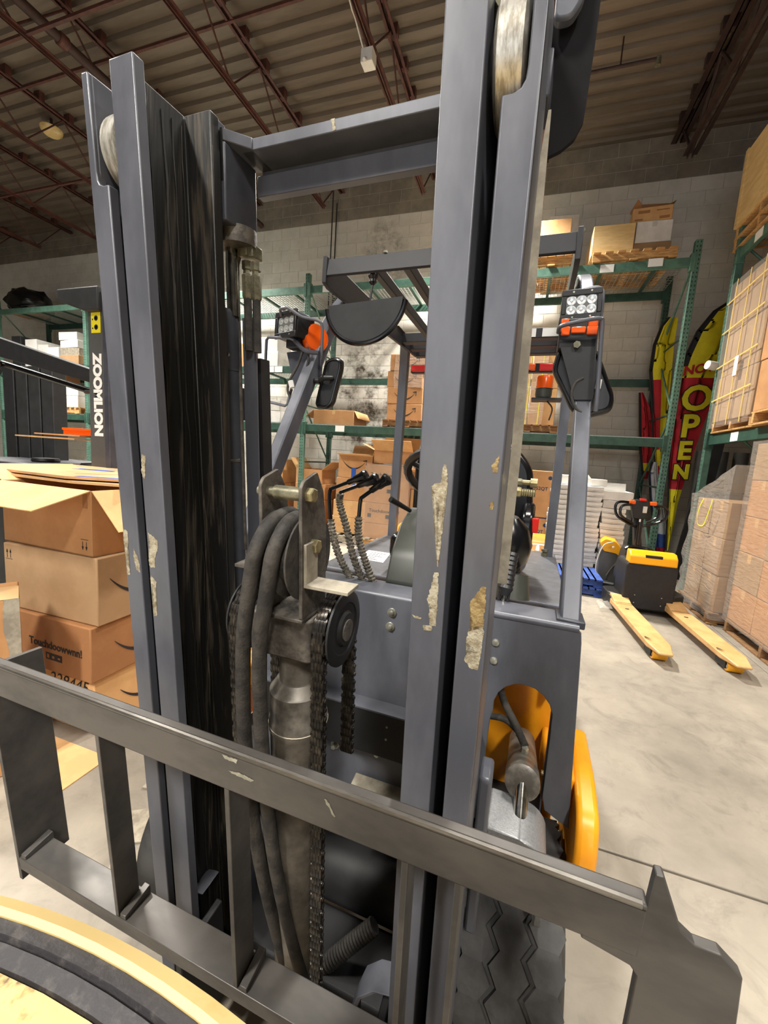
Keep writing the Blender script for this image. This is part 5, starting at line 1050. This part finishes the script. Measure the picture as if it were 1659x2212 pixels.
setp(obj('blue_slip_sheet', G().box((-.31, 5.795, .741), (.47, 6.41, .7485)), 'navy'), 'thin navy sheet between the two navy logo cartons', 'sheet')
# white flat boxes in three columns
pallet((.79, 6.0, .0), (.9, .75, .105), 'wooden pallet under the white flat boxes', m='wood')
NTH = 'lowest second third fourth fifth sixth seventh eighth ninth tenth eleventh twelfth thirteenth fourteenth fifteenth sixteenth topmost'.split()
COLS = [(.535, .27, 17, 'left'), (.865, .28, 17, 'middle'), (1.16, .27, 13, 'right')]
for ci, (x, wd, n, nm) in enumerate(COLS):
    z = .108
    for k in range(n):
        hh = .063 + (.012 if k in (3, 9) else 0); rz = rnd.uniform(-2.5, 2.5); dx = rnd.uniform(-.008, .008)
        t = thing('flat_box', 'white flat box, %s from the bottom in the %s column behind the pillar' % (NTH[k], nm), 'box', (x + dx, 5.98, z), R(rz), 'white flat boxes')
        obj('tray', G().box((-wd / 2 + .004, -.29, 0), (wd / 2 - .004, .29, hh - .012)), 'offwhite', t, world=False)
        g = G(); P = lambda a, b, c, hh=hh, wd=wd: Vector((a, b, c - (.006 * (1 - (2 * a / wd) ** 2) if b < -.2 else 0))); g.box((-wd / 2, -.295, hh - .040), (0, .295, hh), P); g.box((0, -.295, hh - .040), (wd / 2, .295, hh), P); obj('lid', g, 'white', t, world=False); z += hh + .001
    if ci == 1: card('carton', 'small white carton set askew on the middle column of flat boxes', (x + .08, 5.95, z), (.2, .22, .09), R(12), 'white', tape=None, flaps=(('-x', .06, 50),))
    if ci == 0: card('carton', 'small white carton on the left column of flat boxes', (x - .02, 5.95, z), (.22, .24, .12), R(-6), 'white', tape=None, flaps=(('+x', .06, 55),))
    if ci == 2:
        for q in range(2): card('tray_carton', ['lower white tray', 'upper open brown-lined tray'][q] + ' on the right column of flat boxes', (x + .02, 5.95, z + q * .10), (.34, .5, .098 if q == 0 else .11), R(2 - 4 * q), 'offwhite' if q == 0 else 'white', tape=None, open_=bool(q), flaps=(('+y', .1, 70),) if q else ())
pallet((.76, 5.30, .0), (.52, .62, .10), 'lower blue pallet on the floor behind the right pillar', m='blue', group='blue pallets'); pallet((.76, 5.32, .101), (.50, .62, .10), 'upper blue pallet stacked behind the right pillar', m='blue', group='blue pallets')

# ---- right hand loads
def load(tag, x0, y0, y1, z0, rows, cols, hh, depth, m, words, group, tape='x'):
    w_ = (y1 - y0) / cols
    RN = ['bottom', 'second', 'third', 'fourth', 'fifth', 'sixth']; CN = ['nearest', 'middle', 'furthest'] if cols == 3 else (['near', 'far'] if cols == 2 else ['whole'])
    for i in range(rows):
        for j in range(cols):
            card('carton', '%s row, %s carton of %s' % (RN[i], CN[j], words), (x0 + depth / 2 + rnd.uniform(0, .012), y0 + w_ * (j + .5), z0 + hh * i), (depth, w_ - .004, hh - .003), 0, m if (i + j) % 3 else 'card_g', 'box', group, tape=tape)
pallet((2.46, 3.92, 0), (1.0, 1.26, .12), 'wooden pallet under the tall brown load at the right edge', rz=0, m='wood_d')
load('b', 1.975, 3.3, 4.56, .122, 5, 3, .325, .95, 'card', 'the tall brown load at the right edge', 'cartons of the tall right load')
film('stretch_film', 'stretch film round the tall brown load on the floor at the right edge', 1.965, 2.93, 3.29, 4.57, .1, 1.765, 'film')
pallet((2.36, 5.03, 0), (1.0, .8, .12), 'wooden pallet under the loosely draped load on the floor', rz=0, m='wood_d')
load('a', 1.90, 4.66, 5.40, .122, 3, 2, .36, .9, 'card_g', 'the loosely draped load in front of the flags', 'cartons of the draped load')
film('stretch_film', 'loose grey stretch film draped over the load in front of the flags', 1.885, 2.83, 4.62, 5.44, .06, 1.3, 'film2', amp=.03, top=lambda x, y: 1.26 + .30 * max(0, (5.3 - y)) / .7 - .10 * max(0, y - 5.2))
g = G(); g.strip(smooth_pts([(1.845, 5.10, 1.20), (1.84, 5.16, 1.1), (1.84, 5.17, .98), (1.84, 5.12, .92), (1.84, 5.00, .93), (1.84, 4.95, 1.02), (1.84, 4.90, 1.14), (1.845, 4.90, 1.2)], 6), (0, .5, .5), .022, (1, 0, 0), .002); setp(obj('loose_strap', g, 'ystrap'), 'curled bright yellow strap hanging on the draped load', 'strap')
# rack level one
PZ = 1.936
pallet((2.62, 5.40, PZ), (1.1, .92, .115), 'wooden pallet under the strapped load on the right rack', rz=0)
load('u', 2.05, 4.97, 5.80, PZ + .117, 3, 2, .50, 1.0, 'card_g', 'the strapped load on the right rack', 'cartons of the strapped load', tape=None)
film('stretch_film', 'stretch film round the strapped load on the right rack', 2.04, 3.06, 4.955, 5.81, PZ + .05, PZ + 1.64, 'film')
k = 0
for y in (5.08, 5.36, 5.64):
    setp(obj('strap', G().box((2.018, y, PZ + .06), (2.021, y + .014, PZ + 1.64)), 'strap'), ['nearest', 'middle', 'furthest'][k] + ' upright strap on the strapped load of the right rack', 'strap', 'upright straps on the right load'); k += 1
k = 0
for z in (.35, .72, 1.1, 1.42):
    o = setp(obj('strap', G().prism([(4.96, PZ + z + .05), (5.81, PZ + z), (5.81, PZ + z + .014), (4.96, PZ + z + .064)], 2.014, 2.017, lambda a, b, t: Vector((t, a, b))), 'strap'), ['lowest', 'second lowest', 'second highest', 'highest'][k] + ' level strap on the strapped load of the right rack', 'strap', 'level straps on the right load'); k += 1
setp(obj('paper_label', G().box((2.010, 5.30, PZ + .56), (2.012, 5.38, PZ + .76)), 'paper'), 'white paper label on the face of the strapped load', 'label')
pallet((2.60, 4.40, PZ), (1.15, .98, .13), 'wooden pallet nearest the right edge on the right rack', rz=0)
load('v', 2.03, 3.92, 4.90, PZ + .132, 3, 2, .47, 1.05, 'card', 'the second load on the right rack, cut by the frame', 'cartons of the second rack load', tape='x')
wr = thing('white_roll', 'small white roll hooked on the post beside the flag', 'roll', (1.99, 5.98, 2.7)); obj('hook', G().tube([(2.03, 5.955, 2.73), (2.10, 5.985, 2.73)], .008, 8), 'dark', wr); (obj('roll_body', G().lathe([(.012, 0), (.05, 0), (.05, .10), (.012, .10)], (2.05, 5.96, 2.73), (-1, -.35, .1), 20), 'white', wr, bevel=.002))
PT = 4.036
pallet((2.62, 5.55, PT), (1.1, 1.1, .13), 'wooden pallet under the pale crate at the upper right corner', rz=0); pallet((2.62, 5.55, PT + .131), (1.1, 1.1, .12), 'second wooden pallet under the pale crate at the upper right corner', rz=0)
c = card('plywood_crate', 'big pale plywood crate at the upper right corner on the rack top', (2.58, 5.52, PT + .253), (1.06, 1.16, .80), 0, 'wood_l', tape=None)
for y in (-.5, 0, .5): obj('crate_batten', G().box((-.545, y - .03, 0), (-.53, y + .03, .80)), 'wood_l', c, world=False)
# floor standing tubes behind the right rack end
for i, x in enumerate((2.35, 2.55, 2.78)): setp(obj('standing_tube', G().lathe([(.085, 0), (.085, 1.78), (.07, 1.78), (.07, .1)], (x, 6.75, .0), (0, 0, 1), 20), 'zgrey'), ['left', 'middle', 'right'][i] + ' grey standing tube in the corner behind the draped load', 'tube', 'grey standing tubes')

# ---- feather flags in the corner
def flag(name, label, rows, y, regions, wob=.014, pole=True):
    """rows: (z, x left, x right) bottom to top"""
    t = thing(name, label, 'flag', (rows[0][1], y, 0)); G_ = {}; nx = 10
    zs = []; 
    for i in range(len(rows) - 1):
        for k in range(6): s = k / 6; zs.append(tuple(rows[i][q] * (1 - s) + rows[i + 1][q] * s for q in range(3)))
    zs.append(rows[-1])
    def pt(z, a, b, s): x = a + (b - a) * s; return Vector((x, y + wob * math.sin(s * 7 + z * .8) + wob * .25 * math.sin(z * 3 + s * 3), z))
    def P(s, z):
        for i in range(len(zs) - 1):
            if zs[i][0] <= z <= zs[i + 1][0]: f = (z - zs[i][0]) / (zs[i + 1][0] - zs[i][0] + 1e-9); return pt(z, zs[i][1] * (1 - f) + zs[i + 1][1] * f, zs[i][2] * (1 - f) + zs[i + 1][2] * f, s)
        return pt(*zs[-1], s)
    for i in range(len(zs) - 1):
        for j in range(nx):
            q = [pt(*zs[i], j / nx), pt(*zs[i], (j + 1) / nx), pt(*zs[i + 1], (j + 1) / nx), pt(*zs[i + 1], j / nx)]; zc = (zs[i][0] + zs[i + 1][0]) / 2
            m = regions(zc, (j + .5) / nx); g = G_.setdefault((m, zc > 2 if m != 'flag_b' else 0), G()); g.add(q, [(0, 1, 2, 3)])
    for (m, _), g in G_.items():
        o = obj('cloth' if m != 'flag_b' else 'pole_sleeve', g, m, t, angle=70); bm = bmesh.new(); bm.from_mesh(o.data); bmesh.ops.remove_doubles(bm, verts=bm.verts, dist=1e-4); bm.to_mesh(o.data); bm.free()
    if pole: obj('pole', G().tube([pt(a, b, c, 0) + Vector((-.008, .004, 0)) for a, b, c in zs], .012, 8), 'flag_b', t)
    return t, P
f1, PF = flag('feather_flag', 'yellow and red feather flag lettered NOW OPEN behind the right rack post', [(.36, 2.09, 2.115), (1.05, 2.03, 2.14), (1.6, 1.97, 2.21), (2.2, 1.93, 2.30), (2.75, 1.93, 2.40), (3.05, 1.97, 2.52), (3.35, 2.05, 2.60), (3.6, 2.20, 2.62), (3.72, 2.36, 2.60)], 6.72,
          lambda z, s: 'flag_b' if (s < .06 and z > 2.9) or z > 3.66 else ('fyellow' if z > 2.72 or z < 1.25 else 'fred'))
def fl_text(s_, z, sz_, m, fr=.5, tilt=0, off=.006):
    c = PF(fr, z); dx = (PF(fr + .12, z) - PF(fr - .12, z)).normalized(); up = (PF(fr, z + .08) - PF(fr, z - .08)).normalized()
    bm_ = basis(c + Vector((0, -.034, 0)), (dx * math.cos(tilt) + up * math.sin(tilt)), up - dx * up.dot(dx)); 
    if m == 'fyellow': text('letter_outline', s_, sz_, Matrix.Translation((0, .004, 0)) @ bm_, 'flag_b', f1, off=off + .014, ext=.001)
    text('letter', s_, sz_, bm_, m, f1, off=off, ext=.003)
fl_text('NOW', 2.86, .165, 'fred', .42, R(12), .005)
for s_, z, q, fr in (('O', 2.46, .46, .52), ('P', 2.09, .42, .52), ('E', 1.76, .34, .52), ('N', 1.47, .27, .55)): fl_text(s_, z, q, 'fyellow', fr, R(4), .012)
f2, PF2 = flag('feather_flag', 'narrow folded yellow and red feather flag left of the lettered one', [(.5, 2.02, 2.06), (1.2, 1.93, 2.0), (1.9, 1.80, 1.92), (2.5, 1.70, 1.90), (2.9, 1.62, 1.88), (3.25, 1.62, 1.86), (3.5, 1.68, 1.86), (3.62, 1.76, 1.86)], 6.95,
             lambda z, s: 'flag_b' if s < .09 and z > 2.3 else ('fred' if (s < .5 and 1.75 < z < 2.75) or (z < 1.5 and s < .4) else 'fyellow'), .02)
f3, PF3 = flag('feather_flag', 'small red feather flag with dark edge at the foot of the rear rack post', [(1.35, 1.78, 1.83), (1.7, 1.70, 1.84), (2.1, 1.64, 1.80), (2.4, 1.60, 1.72), (2.62, 1.57, 1.60)], 7.12, lambda z, s: 'flag_b' if s < .15 else ('fyellow' if 1.45 < z < 1.6 else 'fred'), .02)
f4, PF4 = flag('feather_flag', 'white and blue folded feather flag hanging low in the corner behind the pallet jack', [(.3, 2.0, 2.12), (.7, 1.93, 2.08), (1.1, 1.84, 1.98), (1.45, 1.78, 1.88), (1.6, 1.80, 1.86)], 6.86, lambda z, s: 'blue' if (.35 < z < .55 or s < .12) else ('fred' if z < .35 else 'fwhite'), .02)
setp(obj('black_curtain', G().prism([(2.10, .0), (2.33, 0), (2.52, 2.4), (2.36, 2.4)], 6.50, 6.53, lambda a, b, t: Vector((a, t, b))), 'dark', bevel=.004), 'tall dark board leaning beside the lettered flag', 'board')

# ---- electric pallet jack
jk = thing('pallet_jack', 'black and yellow electric pallet jack with worn cream forks on the floor', 'pallet jack', (1.335, 4.62, 0), R(3.2))
def J(name, g, m, par=None, **k): return obj(name, g, m, par or jk, world=False, **k)
for s in (-1, 1):
    cx_ = s * .245; g = G(); w2 = .083
    tip = [(cx_ - w2, .06), (cx_ + w2, .06), (cx_ + w2, -1.06), (cx_ + w2 * .55, -1.22), (cx_ - w2 * .55, -1.22), (cx_ - w2, -1.06)]
    g.prism(tip, .075, .128, lambda a, b, t: Vector((a, b, t - (max(0, -1.02 - b) * .12 if t > .1 else -max(0, -1.02 - b) * .05)))); fo = J('fork', g, 'cream', bevel=.008)
    J('fork_heel', G().prism([(.06, .075), (.06, .17), (.02, .17), (-.12, .134), (-.12, .075)], cx_ - w2 + .006, cx_ + w2 - .006, lambda a, b, t: Vector((t, a, b))), 'cream', fo, bevel=.005)
    J('fork_rib', G().box((cx_ - w2 + .01, -.16, .127), (cx_ + w2 - .01, -.155, .1295)), 'chip2', fo)
    for q, (y, r) in enumerate(((-1.09, .04), (-.985, .022))):
        wh = J('fork_wheel', G().lathe([(r * .55, -.05), (r * .9, -.05), (r, -.044), (r, .044), (r * .9, .05), (r * .55, .05)], (cx_, y, r + .002), (1, 0, 0), 24), 'jyellow' if q == 0 else 'black', fo)
        J('wheel_hub', G().lathe([(.008, -.056), (r * .6, -.052), (r * .6, .052), (.008, .056)], (cx_, y, r + .002), (1, 0, 0), 18), 'chrome', fo)
    J('wheel_link', G().box((cx_ - .062, -1.10, .02), (cx_ - .054, -.96, .085)), 'black', fo, bevel=.003); J('wheel_link', G().box((cx_ + .054, -1.10, .02), (cx_ + .062, -.96, .085)), 'black', fo, bevel=.003)
    J('scuff_mark', G().prism([(cx_ - .03, -.30), (cx_ + .0, -.31), (cx_ + .01, -.29), (cx_ - .02, -.285)], .1281, .1285, lambda a, b, t: Vector((a, b, t))), 'ink', fo); J('scuff_mark', G().prism([(cx_ - .078, -.99), (cx_ - .04, -1.03), (cx_ - .05, -1.0), (cx_ - .07, -.97)], .1281, .1286, lambda a, b, t: Vector((a, b, t))), 'ink', fo)
J('battery_case', G().prism(fillet([(-.225, .06), (.225, .06), (.23, .5), (.205, .535), (-.205, .535), (-.23, .5)], .02), -.02, .30, lambda a, b, t: Vector((a, t, b))), 'black', bevel=.012, seg=3)
cov = J('top_cover', G().prism([(-.035, .52), (-.03, .60), (.02, .645), (.10, .65), (.10, .52)], -.212, .212, lambda a, b, t: Vector((t, a, b))), 'jyellow', bevel=.014, seg=3)
J('grip_slot', G().box((-.075, -.0345, .592), (.075, .03, .618)), 'ink', cov, bevel=.004)
J('drive_housing', G().prism(fillet([(-.16, .05), (.16, .05), (.2, .3), (.15, .62), (-.15, .62), (-.2, .3)], .05), .30, .52, lambda a, b, t: Vector((a, t, b))), 'plastic', bevel=.02, seg=3)
for x, z in ((-.12, .2), (.12, .2), (-.12, .12), (.12, .12)): J('case_bolt', G().lathe([(.006, 0), (.005, .004)], (x, -.021, z), (0, -1, 0), 10), 'zinc')
J('chassis_skirt', G().box((-.33, .0, .05), (.33, .20, .15)), 'black', bevel=.008)
J('side_foot', G().prism(fillet([(-.34, .1), (-.2, .0), (-.2, .36), (-.34, .32)], .04), .03, .17, lambda a, b, t: Vector((a, b, t))), 'plastic', bevel=.015); J('side_foot', G().prism(fillet([(.22, .0), (.36, .08), (.36, .36), (.22, .4)], .04), .03, .22, lambda a, b, t: Vector((a, b, t))), 'plastic', bevel=.015)
for x in (-.30, .12): J('castor_wheel', G().lathe([(.015, -.02), (.045, -.02), (.05, -.014), (.05, .014), (.045, .02), (.015, .02)], (x, .16, .052), (1, 0, 0), 20), 'rubber')
J('tiller_post', G().prism([(-.04, .5), (.04, .5), (.03, 1.02), (-.03, 1.02)], .40, .47, lambda a, b, t: Vector((a - (b - .5) * .13, t + (b - .5) * .08, b))), 'black', bevel=.008)
J('tiller_post', G().tube([(-.03, .40, .55), (-.03, .42, .95)], .028, 14), 'gloss')
hd_ = J('tiller_head', G().prism(fillet([(-.075, .93), (.035, .93), (.06, 1.10), (.04, 1.135), (-.10, 1.135), (-.12, 1.10)], .015), .39, .46, lambda a, b, t: Vector((a - .03, t, b))), 'black', bevel=.008)
J('tiller_label', G().box((-.03, .386, 1.0), (.01, .389, 1.07)), 'offwhite', hd_); J('tiller_label', G().box((-.05, .386, .90), (-.035, .389, .93)), 'paper', hd_)
for x in (-.14, .06): J('thumb_switch', G().box((x - .03, .37, 1.085), (x + .03, .42, 1.125)), 'orange', hd_, bevel=.008)
J('tiller_button', G().box((-.07, .375, 1.125), (-.01, .43, 1.15)), 'red', hd_, bevel=.006); J('tiller_screen', G().box((-.09, .40, 1.136), (.02, .44, 1.142)), 'gloss', hd_)
for s, pts in ((-1, [(-.15, .40, 1.10), (-.25, .40, 1.10), (-.29, .40, 1.07), (-.29, .40, 1.0), (-.25, .40, .93), (-.12, .42, .86), (-.06, .43, .84)]), (-1, [(-.15, .37, 1.08), (-.22, .36, 1.07), (-.25, .36, 1.04), (-.25, .36, .98), (-.22, .37, .94), (-.10, .40, .87)]), (1, [(.10, .40, 1.09), (.17, .40, 1.08), (.205, .40, 1.05), (.205, .40, .98), (.17, .40, .93), (.06, .42, .87), (-.01, .43, .85)]), (1, [(.08, .43, 1.08), (.13, .43, 1.06), (.14, .43, 1.0), (.12, .43, .95), (.03, .43, .90)])):
    J('handle_loop', G().tube(smooth_pts(pts, 5), .014, 10), 'gloss', hd_)
J('charger_lead', G().tube(smooth_pts([(-.16, .33, .60), (-.10, .34, .63), (.02, .36, .62), (.12, .33, .57), (.17, .3, .5)], 5), .018, 8), 'gloss')
j2 = thing('pallet_jack', 'second electric pallet jack mostly hidden left behind the first one', 'pallet jack', (1.12, 5.50, 0), R(-8))
def J2(name, g, m, **k): return obj(name, g, m, j2, world=False, **k)
J2('battery_case', G().prism(fillet([(-.11, .06), (.13, .06), (.13, .44), (.06, .56), (-.06, .58), (-.11, .46)], .03), -.1, .22, lambda a, b, t: Vector((a, t, b))), 'zgrey', bevel=.015, seg=3)
J2('top_cover', G().prism(fillet([(-.10, .52), (-.06, .47), (.06, .46), (.13, .42), (.12, .52), (.05, .60), (-.06, .62), (-.11, .57)], .015), -.115, .2, lambda a, b, t: Vector((a, t, b))), 'jyellow', bevel=.01)
J2('cover_bolt', G().lathe([(.014, 0), (.01, .008)], (.03, -.116, .53), (0, -1, 0), 12), 'paper'); J2('base', G().prism(fillet([(-.1, -.2), (.3, -.25), (.3, .2), (-.1, .2)], .06), .03, .12, lambda a, b, t: Vector((a, b, t))), 'black', bevel=.015)
J2('cable', G().tube(smooth_pts([(.02, -.15, .60), (-.07, -.16, .55), (-.115, -.16, .40), (-.12, -.16, .22), (-.04, -.17, .10), (.02, -.19, .07)], 6), .006, 8), 'offwhite'); J2('cable', G().tube(smooth_pts([(.15, -.10, .5), (.10, -.13, .38), (.03, -.14, .26), (.0, -.14, .18)], 6), .01, 8), 'rubber')
g = G()
for i in range(7):
    for j in range(7):
        a, b = i / 6 - .5, j / 6 - .5; g.v.append(Vector((.985 + a * .16, 4.62 + b * .2, .035 + .04 * mnoise.noise(Vector((a * 5, b * 5, 1))) + .05 * (1 - 4 * a * a) * (1 - 4 * b * b))))
for i in range(6):
    for j in range(6): g.f.append((i * 7 + j, i * 7 + j + 1, i * 7 + j + 8, i * 7 + j + 7))
g.m = [0] * 36; o = setp(obj('plastic_wrap', g, 'film2', angle=80), 'crumpled clear plastic left of the pallet jack', 'plastic');
